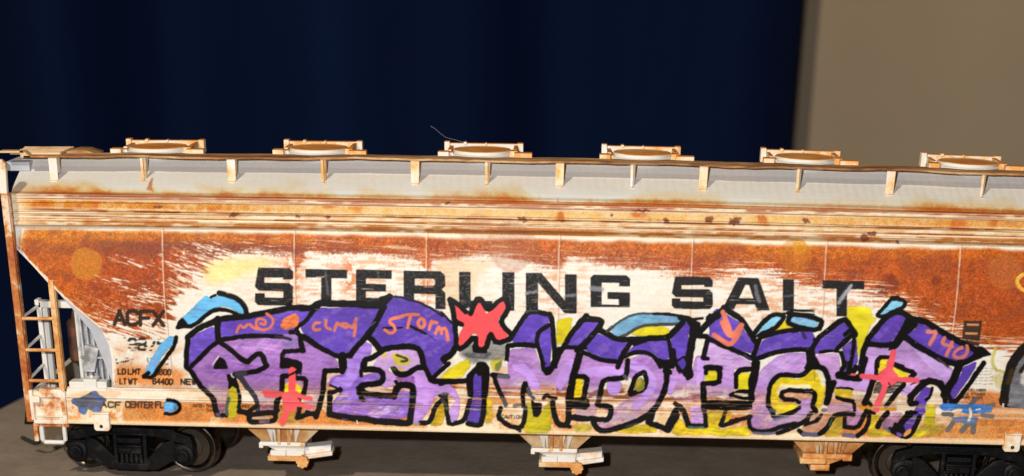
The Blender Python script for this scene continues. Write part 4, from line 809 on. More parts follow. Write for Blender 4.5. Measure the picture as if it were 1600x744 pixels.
    ink(40, (145, 450), (120, 530), (88, 600), (200, 560), (390, 500)); ink(10, (120, 580), (220, 520), (300, 520), c=K, wob=2); ink(14, (240, 280), (320, 283), c=(230, 218, 200))
    ink(34, (1225, 318), (1300, 340), (1380, 350)); ink(22, (1225, 225), (1290, 222), (1380, 238)); ink(70, (1240, 100), (1380, 120)); ink(40, (1310, -20), (1250, 100)); ink(40, (1350, -20), (1330, 110)); ink(6, (1008, 60), (1012, 150), c=(110, 90, 40)); 
    at(*A6)
    ink(36, (312, 265), (420, 142), (462, 97), (540, 112), (590, 130), (570, 190), (480, 222), (370, 282), (318, 272)); fill(K, (440, 90), (520, 80), (540, 115), (470, 120), var=.1)
    ink(56, (150, 790), (190, 542), (330, 352), (450, 242), (540, 230), (620, 280), (650, 300)); ink(54, (620, 320), (545, 450), (455, 562), (220, 542)); fill(K, (600, 290), (700, 300), (700, 360), (600, 450), (500, 580), (420, 600), (530, 440), var=.1)
    ink(62, (640, 300), (760, 312), (900, 402), (1020, 470), (1180, 560), (1310, 620)); ink(60, (575, 470), (700, 562), (860, 652), (960, 702), (1110, 745)); fill(K, (1290, 570), (1330, 570), (1400, 630), (1412, 645), (1360, 655), (1250, 700), (1130, 760), (1100, 730), (1240, 660), var=.1)
    ink(40, (10, 300), (70, 390), (92, 480), (80, 600), (50, 800)); ink(40, (0, 452), (60, 400)); fill(K, (80, 380), (125, 440), (115, 475), (85, 460), var=.1); ink(40, (320, 760), (325, 668), (420, 672)); ink(30, (480, 730), (560, 760)); ink(20, (900, 680), (1000, 760), c=(70, 64, 66))
    at(*B6)
    ink(38, (310, -40), (302, 90)); ink(44, (480, 0), (560, 40), (685, 80), (640, 118)); ink(58, (275, 140), (242, 250), (190, 375)); ink(40, (215, 340), (250, 392)); ink(48, (572, 190), (500, 275), (400, 400)); fill(K, (-20, 70), (60, 90), (165, 110), (160, 158), (-20, 145), var=.1); ink(50, (110, 20), (60, 100)); ink(60, (200, -60), (160, 90))
    for k in range(13):
        v = 172+k*9; ink(7, (270+(k*37) % 40, v), (420, v-6), (600-(k*29) % 90, v-18+(k % 3)*4), wob=1.5, a=.9)
    for k in range(6): ink(7, (640+k*14, 190-k*8), (760+k*10, 150-k*6), wob=1.5, a=.8)
    ink(62, (640, 300), (715, 222), (800, 152), (900, 165), (960, 232), (1010, 330)); ink(58, (650, 290), (625, 380), (690, 372)); ink(30, (845, 225), (830, 300), (790, 340)); fill(K, (880, 150), (950, 160), (960, 220), (1010, 300), (1000, 350), (940, 250), var=.1)
    ink(58, (640, 470), (560, 540), (505, 640)); ink(34, (600, 462), (690, 466)); ink(48, (722, 510), (665, 640), (610, 702), (520, 680), (440, 625)); fill(K, (480, 560), (560, 590), (590, 650), (520, 660), (450, 640), var=.1); fill((112, 84, 176), (500, 655), (550, 672), (540, 690), (505, 685)); fill((226, 160, 90), (600, 640), (640, 620), (630, 660), (570, 690))
    ink(46, (1345, -20), (1200, 190), (1100, 330), (1040, 392)); ink(76, (1120, -20), (1062, 120), (1000, 225), (965, 290)); ink(50, (980, 385), (965, 290)); ink(44, (1000, 390), (1060, 350)); ink(12, (1000, 350), (1000, 380), c=(120, 70, 50))
    ink(34, (-20, 340), (90, 358), (96, 440)); ink(42, (205, 450), (165, 530), (122, 615), (0, 600)); ink(44, (240, 455), (230, 560), (180, 650), (120, 688)); ink(40, (-10, 680), (80, 690), c=(110, 106, 140)); ink(40, (0, 480), (0, 600)); ink(48, (415, 470), (345, 540), (318, 600)); ink(30, (250, 455), (285, 470)); ink(40, (385, 600), (420, 640), c=(120, 116, 150), a=.6)
    # --- blue slashes' outlines on the left
    at(130, 470, 3.916); ink(24, (370, 466), (430, 470), (452, 420), (520, 332), (562, 272), (567, 222)); ink(24, (368, 462), (400, 440)); ink(20, (500, 690), (540, 695), (583, 680), (595, 645), (572, 612), (515, 606))
    # --- red strokes
    at(*B1); ink(66, (1155, 55), (1160, 180), (1150, 300), c=RED, var=.04); ink(20, (1100, 120), (1190, 70), (1235, 20)); ink(62, (1120, 360), (1092, 480), (1062, 565), c=RED, var=.04); ink(42, (885, 268), (1000, 278), (1060, 285), c=RED, var=.06); ink(40, (900, 298), (1010, 300), c=RED, var=.1); ink(44, (1180, 300), (1330, 332), c=RED, var=.06); ink(46, (1170, 370), (1320, 408), c=RED, var=.06); fill((250, 96, 104), (1060, 290), (1180, 250), (1240, 300), (1200, 390), (1170, 450), (1090, 430), st=.05, var=.04)
    ink(12, (1215, 330), (1240, 340), (1235, 355)); ink(40, (1018, 440), (1000, 360))
    at(*A6); ink(58, (472, 620), (440, 760), c=(242, 92, 108), var=.05)
    at(*B6); ink(68, (440, -20), (425, 80), (405, 170), c=(242, 92, 108), var=.05); ink(60, (392, 180), (380, 240), (335, 340), (302, 430), c=(242, 92, 108), var=.05); ink(48, (165, 110), (350, 128), (500, 138), (700, 150), c=(240, 90, 108), var=.05); fill((240, 90, 108), (330, 80), (420, 20), (470, 60), (510, 100), (500, 170), (440, 200), (350, 190)); ink(22, (68, 96), (100, 96), c=(230, 96, 100)); ink(14, (425, 175), (440, 200), c=(60, 40, 40))
    # --- orange handwriting
    at(*A1); ink(26, (620, 430), (650, 352), (690, 395), (735, 340), (780, 385), (830, 398), c=ORG, var=.1); ink(27, (912, 250), (965, 285), (978, 340), (930, 395), (860, 408), (808, 370), (810, 310), (860, 295), (905, 320), (890, 358), (850, 345), c=ORG, var=.1)
    fill((230, 124, 76), (1045, 370), (1080, 300), (1190, 250), (1220, 300), (1200, 370), (1090, 402), st=.3)
    at(*A2)
    for P in ([(122, 340), (70, 345), (52, 390), (82, 412), (125, 405)], [(182, 310), (176, 380), (225, 400)], [(290, 340), (266, 410)], [(272, 375), (310, 345), (335, 365)], [(345, 350), (385, 345), (398, 370), (375, 388), (350, 372)], [(410, 370), (440, 388), (472, 320)], [(474, 300), (462, 400), (455, 460)]): ink(28, *P, c=(214, 120, 96), var=.12)
    for P in ([(1078, 256), (980, 258), (900, 276), (810, 300), (795, 335), (850, 372), (852, 420), (800, 440), (748, 405)], [(1000, 275), (975, 385)], [(1105, 295), (1140, 320), (1130, 375), (1095, 385), (1070, 345), (1085, 305), (1105, 295)], [(1200, 320), (1186, 400)], [(1190, 350), (1225, 325), (1255, 338)], [(1275, 380), (1248, 440)], [(1268, 400), (1300, 390), (1302, 440)], [(1305, 400), (1345, 380), (1362, 500)]): ink(31, *P, c=(228, 126, 92), var=.1)
    at(*A5)
    for P in ([(118, 235), (160, 340), (200, 460)], [(112, 330), (170, 450), (215, 468)], [(35, 455), (130, 520), (195, 555), (260, 470), (300, 370)], [(215, 455), (270, 400), (305, 360)]): ink(46, *P, c=(226, 124, 100), var=.14)
    at(*A6)
    for P in ([(797, 422), (850, 428), (890, 422), (868, 470), (822, 548)], [(965, 482), (940, 540), (1040, 568)], [(1040, 525), (1010, 600), (985, 650)], [(1135, 578), (1078, 605), (1052, 655), (1095, 682), (1165, 660), (1192, 605), (1180, 562)]): ink(34, *P, c=(218, 124, 112), var=.1)
    # --- small side pieces
    at(0, 540, 6.2); fill((88, 93, 114), (700, 522), (780, 512), (850, 480), (890, 452), (930, 450), (955, 490), (1030, 522), (990, 560), (970, 640), (900, 632), (850, 600), (820, 665), (770, 640), (760, 590), (705, 552), a=.86, st=.3, var=.14)
    for q in ((915, 470, 50), (965, 525, 60), (800, 625, 60), (935, 620, 55), (725, 535, 40)): ink(q[2], q[:2], (q[0]+6, q[1]+5), c=(72, 104, 168), a=.8, soft=1.6, var=.2)
    at(*B6)
    fill((50, 122, 204), (925, 400), (960, 380), (1160, 392), (1364, 390), (1420, 395), (1420, 450), (1300, 465), (1180, 470), (1100, 440), (945, 440), st=.3)
    for w, P in ((40, [(1215, 385), (1270, 330)]), (36, [(1380, 400), (1440, 385)]), (36, [(950, 480), (1040, 485)]), (40, [(1060, 540), (990, 630)]), (48, [(1225, 540), (1130, 640)]), (48, [(1250, 530), (1240, 650)]), (36, [(1330, 490), (1430, 500)])): ink(w, *P, c=GRY, a=.9, var=.12)
    fill((94, 136, 180), (1040, 510), (1280, 505), (1270, 560), (1180, 560), (1080, 545), a=.85, st=.3)
    ink(24, (1050, 455), (1090, 440), (1130, 440), c=(240, 226, 206)); ink(24, (1212, 430), (1225, 480), (1200, 540), c=(236, 214, 184)); ink(14, (1270, 440), (1310, 430), c=(220, 232, 244))
    at(1440, 500, 4.13)
    ink(16, (480, 180), (452, 255), (470, 320), (525, 335), c=(226, 214, 80), a=.75, soft=1.4); fill((224, 214, 130), (455, 370), (510, 350), (540, 420), (500, 440), a=.5, soft=3); ink(12, (430, 130), (450, 160), c=(222, 196, 70), a=.6)
    fill((122, 124, 132), (545, 555), (600, 300), (690, 180), (800, 140), (980, 300), (980, 560), (700, 570), st=.25, a=.95); fill((228, 226, 222), (640, 420), (650, 300), (700, 230), (800, 420), a=.9, soft=2)
    ink(58, (1000, 540), (985, 430), (960, 300), (860, 175), (740, 150), (660, 175), (585, 270), (555, 370), (540, 450), (530, 525), c=(30, 26, 22)); ink(26, (640, 330), (690, 250), (760, 215), c=(44, 36, 30)); ink(34, (580, 330), (560, 400), c=(92, 66, 36), a=.6, soft=2)
    # lighter second-coat brush marks inside the purple and lavender
    sat = (L.c[..., 2] > L.c[..., 1]+28)*(L.a > .6)*(L.c[..., 0] > 60)
    bm = noise(26, 5, 721, -.5)*.5+noise(14, 3, 723, .9)*.3+fbm(7, 725)*.2
    L.mixall(sat*L.a*sstep(.56, .74, bm), (196, 160, 236), .22)
    bm = noise(30, 4, 731, .15)*.5+noise(10, 2, 733, .1)*.5
    L.mixall(sat*L.a*sstep(.60, .78, bm), (84, 52, 150), .20)
    low = sat*L.a*sstep(588, 612, VV+10)*sstep(.5, .72, noise(34, 2.4, 741, .03)*.6+noise(8, 2, 743)*.4)
    L.rub(low*.45)
    # wiped, thinned paint along the fold at the foot of the side
    st = noise(40, 1.6, 701, .022); f = sstep(628, 634, VV+ .0)*sstep(650, 642, VV)
    fold = np.exp(-((VV-607-2*(BR1-.5))/1.6)**2)+.8*np.exp(-((VV-623)/1.2)**2)
    L.rub(np.clip(fold*sstep(.2, .8, noise(26, 5, 711)*.6+.4*noise(9, 2, 713)), 0, .8)*.45*sstep(1560, 1540, AXX))
    L.rub(sstep(.70, .80, st)*sstep(590, 600, VV)*sstep(630, 622, VV)*.4)
    L.rub(sstep(.93, .985, noise(14, 1.5, 705, .1))*.5)
    return L

# ================================================================ the setting
TZ = -.45
table_m = noise_mat('brown_felt', [(.30, (.205, .158, .118)), (.5, (.25, .196, .150)), (.70, (.29, .232, .18))], 9, detail=9, rough=.95, bump=.6, bscale=70, spec=.1, fine=.35)
tb = MB(); ex = (-134.6, 0)
P = [(-166, -170), (300, -170), (300, 300), (-78.6, 300)]
n = len(P); tb.add([(x, y, TZ) for x, y in P]+[(x, y, TZ-14) for x, y in P], [tuple(range(n)), tuple(range(2*n-1, n-1, -1))]+[((i+1) % n, i, i+n, (i+1) % n+n) for i in range(n)])
t = tb.build('tabletop', table_m, smooth=False, flat=True, bevel=1.2); tag(t, kind='structure')
wall_m = noise_mat('beige_wall', [(.35, (.35, .27, .185)), (.65, (.395, .31, .215))], .8, detail=3, rough=.9, bump=.05, bscale=30, spec=.1)
wl = MB(); wl.add([(-700, 362, -420), (700, 362, -420), (700, 362, 420), (-700, 362, 420)], [(0, 1, 2, 3)])
tag(wl.build('wall', wall_m, smooth=False, flat=True), kind='structure')
cur_m = noise_mat('navy_curtain', [(.35, (.0006, .0048, .030)), (.65, (.0014, .0088, .044))], 2.0, rough=.9, bump=.1, bscale=40, spec=.12, stretch=(1, 1, .1))
cv = []; cf = []; nx = 260; xs = np.linspace(-420, 0, nx)
for zi, z in enumerate((-420, -200, -60, 40, 120, 420)):
    for x in xs:
        u = x
        y = 343+14*math.sin(u/19.+.8*math.sin(u/41.))+5*math.sin(u/9.3+1.3)*math.sin(u/60.)
        cv.append((x+82.2, y, z))
for zi in range(5):
    for i in range(nx-1):
        a = zi*nx+i; cf.append((a, a+1, a+1+nx, a+nx))
cb = MB(); cb.add(cv, cf); c_ = cb.build('curtain', cur_m, base=(-124, 345, -420), flat=True)
sol = c_.modifiers.new('thick', 'SOLIDIFY'); sol.thickness = 1.5*S
tag(c_, 'dark navy curtain in soft folds hanging behind the freight car, beside the beige wall', 'curtain')

# ================================================================ the hopper car
car = bpy.data.objects.new('hopper_car', None); COL.objects.link(car); car.location = [c*S for c in ORG]
tag(car, 'rust-streaked white model hopper car with purple graffiti standing on the brown cloth', 'model train car')

body_px = paint_body(); let_l = paint_lettering(); gra_l = paint_graffiti()

def sample(img, uv):
    x = np.clip(uv[..., 0]-AX0, 0, AW-1.001); y = np.clip(uv[..., 1]-AY0, 0, AH-1.001)
    xi = x.astype(int); yi = y.astype(int); fx = (x-xi)[..., None]; fy = (y-yi)[..., None]
    im = img if img.ndim == 3 else img[..., None]
    return (im[yi, xi]*(1-fx)+im[yi, xi+1]*fx)*(1-fy)+(im[yi+1, xi]*(1-fx)+im[yi+1, xi+1]*fx)*fy

def grid_mesh(name, V, rgba, mat, parent, keep=None):
    nr, nc = V.shape[:2]
    idx = np.arange(nr*nc).reshape(nr, nc)
    q = np.stack([idx[:-1, :-1], idx[:-1, 1:], idx[1:, 1:], idx[1:, :-1]], -1).reshape(-1, 4)
    if keep is not None: q = q[keep.reshape(-1)]
    used = np.unique(q); remap = np.full(nr*nc, -1); remap[used] = np.arange(len(used)); q = remap[q]
    pts = ((crown(V).reshape(-1, 3)[used]-np.array(ORG))*S).astype(np.float32); colr = rgba.reshape(-1, 4)[used].astype(np.float32)
    me = bpy.data.meshes.new(name); me.vertices.add(len(pts)); me.vertices.foreach_set('co', pts.ravel())
    me.loops.add(q.size); me.loops.foreach_set('vertex_index', q.ravel().astype(np.int32))
    me.polygons.add(len(q)); me.polygons.foreach_set('loop_start', np.arange(0, q.size, 4, dtype=np.int32))
    me.polygons.foreach_set('use_smooth', np.ones(len(q), bool))
    me.update(calc_edges=True)
    at = me.color_attributes.new('paint', 'FLOAT_COLOR', 'POINT'); at.data.foreach_set('color', colr.ravel())
    me.materials.append(mat); o = bpy.data.objects.new(name, me); COL.objects.link(o); o.parent = parent
    return o

def dens(P, step):
    out = [P[0]]
    for a, b in zip(P[:-1], P[1:]):
        n = max(1, int(math.ceil(math.hypot(b[0]-a[0], b[1]-a[1])/step)))
        out += [(a[0]+(b[0]-a[0])*k/n, a[1]+(b[1]-a[1])*k/n) for k in range(1, n+1)]
    return out
STEP = .135
zs = np.linspace(17.9, 46.2, 40)
side = [(float(ysurf(z)), z) for z in zs]
def ridge(z, w_, h, y0): return [(y0, z-w_), (y0-h*.8, z-w_*.45), (y0-h, z), (y0-h*.8, z+w_*.45), (y0, z+w_)]
yb = 2.35
band = [(2.55, 46.5), (2.2, 46.75), (1.75, 46.95), (1.7, 47.45), (2.2, 47.6)]
for z, w_, h in ((48.2, .22, .22), (49.0, .2, .28), (49.35, .18, .22), (50.9, .2, .25), (51.55, .16, .18), (52.05, .2, .35)): band += ridge(z, w_, h, yb)
band += [(2.6, 52.3)]
roof = [(3.2, 52.45), (4, 52.95), (5, 53.45), (6, 53.9), (7.5, 54.52), (9, 55.1), (10.5, 55.95), (11.5, 56.75), (12.2, 57.5)]
roof2 = [(15, 57.1), (18.5, 57.0)]
front = dens(side+band, STEP)+dens([band[-1]]+roof, STEP)[1:]
rest = [(12.6, 57.6), (13.6, 57.35)]+roof2
back = [(24, 56.2), (28, 55.2), (31, 53.9), (33.8, 52.4)]+[(37-y, z) for y, z in dens(side+band, 1.2)[::-1]]
prof = np.array(front+rest+back)
xs = np.concatenate([np.arange(-99., 87.5, STEP), np.linspace(88, 99, 12)])
CZ = [17.9, 23.5, 25.9, 28.83, 32.45, 37.2, 43.4, 60]; CX = [-83.4, -82.9, -83.1, -84.2, -88.4, -93.4, -99., -99.]
xl = np.interp(prof[:, 1], CZ, CX)
XX = np.repeat(xs[None, :], len(prof), 0)
lft = XX < -70; XX = np.where(lft, xl[:, None]+(XX+99)*(-70-xl[:, None])/29., XX)
rgt = xs[None, :] > 70; XX = np.where(rgt, -xl[:, None]-(99-XX)*(-xl[:, None]-70)/29., XX)
V = np.stack([XX, np.repeat(prof[:, :1], len(xs), 1), np.repeat(prof[:, 1:], len(xs), 1)], -1)
rip = (V[..., 2] > 52.6)*(V[..., 1] < 12)*np.clip((V[..., 2]-52.6)/1.5, 0, 1)
V[..., 2] += rip*.016*np.sin(XX*2*np.pi/1.55+.25*np.sin(XX*.9)+V[..., 2]*.5)
Vc = V.copy(); Vc[..., 1] = np.where(V[..., 1] > 18.5, 37-V[..., 1], V[..., 1])
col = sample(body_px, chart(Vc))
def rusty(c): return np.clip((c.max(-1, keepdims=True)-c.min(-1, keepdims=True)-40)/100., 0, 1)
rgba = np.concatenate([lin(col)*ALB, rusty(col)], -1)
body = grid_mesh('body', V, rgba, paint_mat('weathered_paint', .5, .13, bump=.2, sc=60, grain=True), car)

# the sill below the side
sillp = [(4.5, 11.35), (-.75, 11.35), (-1.05, 11.5), (-1.08, 11.85), (-1.02, 12.15), (-.74, 12.3), (-.7, 16.1), (-.78, 16.25), (-.92, 16.4), (-.86, 16.6), (-.55, 16.8), (.35, 17.6), (.85, 17.8), (1.0, 17.95)]
sp = np.array(dens(sillp, STEP)); xs2 = np.concatenate([np.arange(-91.9, 87.5, STEP), np.linspace(88, 91.9, 6)])
V2 = np.stack(np.broadcast_arrays(xs2[None, :], sp[:, :1], sp[:, 1:]), -1).astype(float)
col = sample(body_px, chart(V2)); rg2 = np.concatenate([lin(col)*ALB, rusty(col)], -1)
grid_mesh('side_sill', V2, rg2, body.data.materials[0], car)
V2b = V2.copy(); V2b[..., 1] = 37-V2b[..., 1]
grid_mesh('side_sill', V2b[:, ::10], rg2[:, ::10], body.data.materials[0], car)

# lettering and graffiti: thin skins of paint lying on the side and the sill
pp = np.array(dens([p for p in sillp[1:]], STEP)+dens(side, STEP)[1:])
tg = np.gradient(pp, axis=0); nn = np.stack([-tg[:, 1], tg[:, 0]], -1); nn /= np.linalg.norm(nn, axis=1, keepdims=True)+1e-9
nn = np.where(nn[:, :1] > 0, -nn, nn)
for k in range(3): nn[1:-1] = (nn[:-2]+nn[1:-1]*2+nn[2:])/4
xs3 = np.arange(-91.8, 88, STEP)
def skin(name, layer, off, mat, x1=88., area=None, label=None):
    xs_ = xs3[xs3 < x1]
    pr = pp+nn*off
    W = np.stack(np.broadcast_arrays(xs_[None, :], pr[:, :1], pr[:, 1:]), -1).astype(float)
    base = np.stack(np.broadcast_arrays(xs_[None, :], pp[:, :1], pp[:, 1:]), -1).astype(float)
    uv = chart(base)
    a = sample(layer.a, uv)[..., 0]; c = sample(layer.c, uv)/np.maximum(a, 1e-3)[..., None]
    rg = np.concatenate([lin(np.clip(c, 0, 255))*ALB, np.clip(a, 0, 1)[..., None]], -1)
    k = a > .03
    if area: k = k & (uv[..., 0] > area[0]) & (uv[..., 0] <= area[2]) & (uv[..., 1] > area[1]) & (uv[..., 1] <= area[3])
    keep = k[:-1, :-1] | k[1:, :-1] | k[:-1, 1:] | k[1:, 1:]
    o = grid_mesh(name, W, rg, mat, body, keep)
    if label: o['label'] = label
    return o
ink_m = paint_mat('lettering_ink', .55, .10, True, .1)
for nm, ar, lb in (('company_lettering', (380, 400, 1020, 500), 'large worn black company name'), ('company_lettering', (1020, 400, 1400, 500), 'large worn black company name'), ('reporting_mark', (170, 478, 275, 512), None), ('road_number', (170, 512, 275, 552), 'half worn away black road number'), ('weight_data', (170, 552, 345, 606), None), ('builder_lettering', (150, 622, 290, 645), None), ('note_lettering', (295, 626, 450, 648), None), ('caution_lettering', (770, 640, 830, 660), None), ('stencil_box', (1495, 495, 1545, 550), 'black stencil box with two orange bars'), ('repack_data', (1495, 565, 1560, 630), None)):
    skin(nm, let_l, .03, ink_m, area=ar, label=lb)
gm = paint_mat('graffiti_paint', .45, .13, True, .3, 34)
for nm, ar, lb in (('graffiti', (272, 440, 1556, 700), 'purple, lavender and yellow graffiti piece in thick black outlines'), ('paint_smudge', (90, 600, 187, 660), 'grey-blue paint smudge'), ('blue_slash', (215, 515, 272, 595), 'light blue slash with black edge'), ('blue_spot', (240, 615, 300, 660), 'light blue spot with black edge'), ('graffiti_arch', (1556, 500, 1760, 660), 'black and grey painted arch at the right')):
    skin(nm, gra_l, .07, gm, area=ar, label=lb)

# ends, slope sheets, underside
def both(fn):
    for s in (-1, 1): fn(s)
endp = [(y, z) for y, z in prof if z >= 43.3][::12]
for s in (-1, 1):
    e = MB(); n = len(endp); e.add([(s*98.7, y+ (.3 if y < 18 else -.3), z) for y, z in endp], [tuple(range(n)) if s > 0 else tuple(range(n))[::-1]]); e.build('end_sheet', M['clean'], car, smooth=False)
    sl = MB()
    for (z0, x0), (z1, x1) in zip(zip(CZ[:7], CX[:7]), zip(CZ[1:7], CX[1:7])):
        sl.add([(-s*-1*0+s*-x0+s*.0, 1.2, z0), (s*-x0, 35.8, z0), (s*-x1, 35.8, z1), (s*-x1, 1.2, z1)], [(0, 1, 2, 3)])
    o = sl.build('slope_sheet', M['grey'], car, smooth=False)
    so = o.modifiers.new('thick', 'SOLIDIFY'); so.thickness = .35*S; so.offset = 0
fl = MB(); fl.box(-83, 83, 4.5, 32.5, 12.2, 12.8); fl.build('floor_plate', M['hole'], car, flat=False)
un = MB(); un.box(-99, 99, 15.5, 21.5, 8.2, 12.0); un.build('center_sill', M['black'], car, bevel=.15)

# running boards along both edges of the roof
def board(ya, yb_, nm):
    b = MB(); random.seed(5)
    xs_ = np.linspace(-97, 101, 90); sag = [.10*math.sin(x/7.3)+.07*math.sin(x/3.1+1)+.05*random.uniform(-1, 1) for x in xs_]
    V = []
    for x, g in zip(xs_, sag):
        V += [(x, ya, 57.9+g), (x, ya, 58.22+g), (x, yb_, 58.05+g*.4), (x, yb_, 57.75+g*.4)]
    F = [(0, 1, 2, 3), tuple(4*(len(xs_)-1)+k for k in (3, 2, 1, 0))]
    for i in range(len(xs_)-1):
        for k in range(4): F.append((4*i+k, 4*i+4+k, 4*i+4+(k+1) % 4, 4*i+(k+1) % 4))
    b.add(V, F); return b.build(nm, M['walk'], car)
board(6.0, 12.9, 'running_board')
e = MB(); e.box(-101.3, -96.9, 6.0, 8.2, 58.75, 59.05); e.prism([(-97.5, 57.95), (-95.6, 57.95), (-96.9, 59.05), (-97.6, 59.05)], 6.0, 8.2); e.build('board_end', M['grate'], car)
# roof-end grating
g = MB(); g.box(-100.2, -91.0, 8.6, 9.0, 58.2, 58.55); g.box(-100.2, -91, 17.8, 18.2, 58.2, 58.55)
for k in range(24): 
    x = -99.6+k*.37; g.box(x, x+.17, 9, 17.8, 58.2, 58.5)
for k in range(5): y = 10.2+k*1.7; g.box(-99.8, -91.2, y, y+.35, 58.22, 58.56)
g.build('end_grating', M['grate'], car)
g = MB(); g.prism([(-91.0, 57.8), (-90.6, 58.4), (-89.2, 58.65), (-87.3, 58.6), (-85.2, 58.0), (-85.0, 57.8)], 11.6, 17.); g.build('grating_ramp', M['walk'], car, bevel=.2)
e = MB(); e.box(-101.3, -97.0, 9, 28, 55.3, 56.9); e.build('end_platform', M['grey'], car, bevel=.1)

# brackets holding the running board
XB = [-91.9, -75.5, -59.5, -42.8, -26.3, -13.2, -.25, 12.9, 25.5, 42.6, 58.9, 75.5, 91.9]
for i, x in enumerate(XB):
    b = MB()
    if i % 2 == 0:                                # flat strap facing out
        b.prism([(x-.78, 57.95), (x+.78, 57.95), (x+.72, 54.2), (x+.5, 54.0), (x-.5, 54.0), (x-.72, 54.2)], 6.25, 6.6)
        b.box(x+.55, x+.78, 6.5, 8.4, 55.2, 57.9); b.box(x-.62, x+.62, 5.9, 6.6, 53.75, 54.05)
    else:                                         # angle seen on edge
        b.prism([(x-.5, 57.95), (x+.02, 57.95), (x+.02, 54.1), (x-.4, 54.0)], 6.25, 6.5)
        b.add([(x+.05, 6.5, 57.95), (x+.42, 6.9, 57.95), (x+.32, 6.9, 54.0), (x+.05, 6.5, 54.0), (x+.05, 9.5, 57.95), (x+.42, 9.5, 57.95), (x+.32, 7.5, 54.6), (x+.05, 7.5, 54.6)], [(0, 3, 2, 1), (4, 5, 6, 7), (0, 1, 5, 4), (3, 7, 6, 2), (1, 2, 6, 5), (0, 4, 7, 3)])
        b.box(x-.5, x+.45, 5.95, 6.6, 53.75, 54.02)
    b.build('walkway_bracket', M['bracket'], car, bevel=.06)

# roof hatches
HATCH_X = [-74.9, -45.0, -14.7, 14.8, 44.6, 74.5]
for k, x in enumerate(HATCH_X):
    yc = 17.2
    h = MB(); h.lathe((x, yc, 0), [(6.0, 57.0), (6.0, 58.12), (5.8, 58.22), (5.6, 58.24), (5.52, 58.34), (5.2, 58.34)], 'z', 56)
    hb = h.build('roof_hatch', M['clean'], car)
    h = MB(); h.lathe((x, yc, 0), [(5.3, 58.25), (5.36, 58.36), (5.36, 58.72), (5.24, 58.83), (4.7, 58.85), (4.6, 58.78), (2, 58.82), (.01, 58.84)], 'z', 56); h.build('lid', M['lid'], hb)
    h = MB(); h.box(x-7.0, x+7.0, 23.2, 24.4, 57.8, 59.15); h.box(x-7.4, x-6.4, 22.8, 24.6, 57.0, 59.45); h.box(x+6.3, x+7.4, 22.8, 24.6, 57.0, 59.3); h.box(x-3.8, x-3.2, 23., 24.5, 58.9, 59.4); h.box(x+.2, x+.6, 22.9, 24.5, 58.9, 59.28); h.box(x+5.7, x+6.4, 16.5, 23.3, 57.6, 58.95); h.box(x-6.4, x-5.7, 16.5, 23.3, 57.6, 58.75); h.build('hinge_bar', M['topped'], hb, bevel=.08)
    h = MB(); h.box(x-7.9, x-5.9, 12.4, 14.6, 57.3, 58.8); h.box(x-6.7, x-5.2, 14.2, 16.4, 57.4, 58.5); h.build('latch_block', M['topped'], hb, bevel=.1)
    h = MB(); h.box(x+6.0, x+9.3, 12.4, 14.4, 57.3, 58.75); h.box(x+5.2, x+6.6, 14.2, 16.5, 57.4, 58.9); h.build('latch_block', M['topped'], hb, bevel=.1)

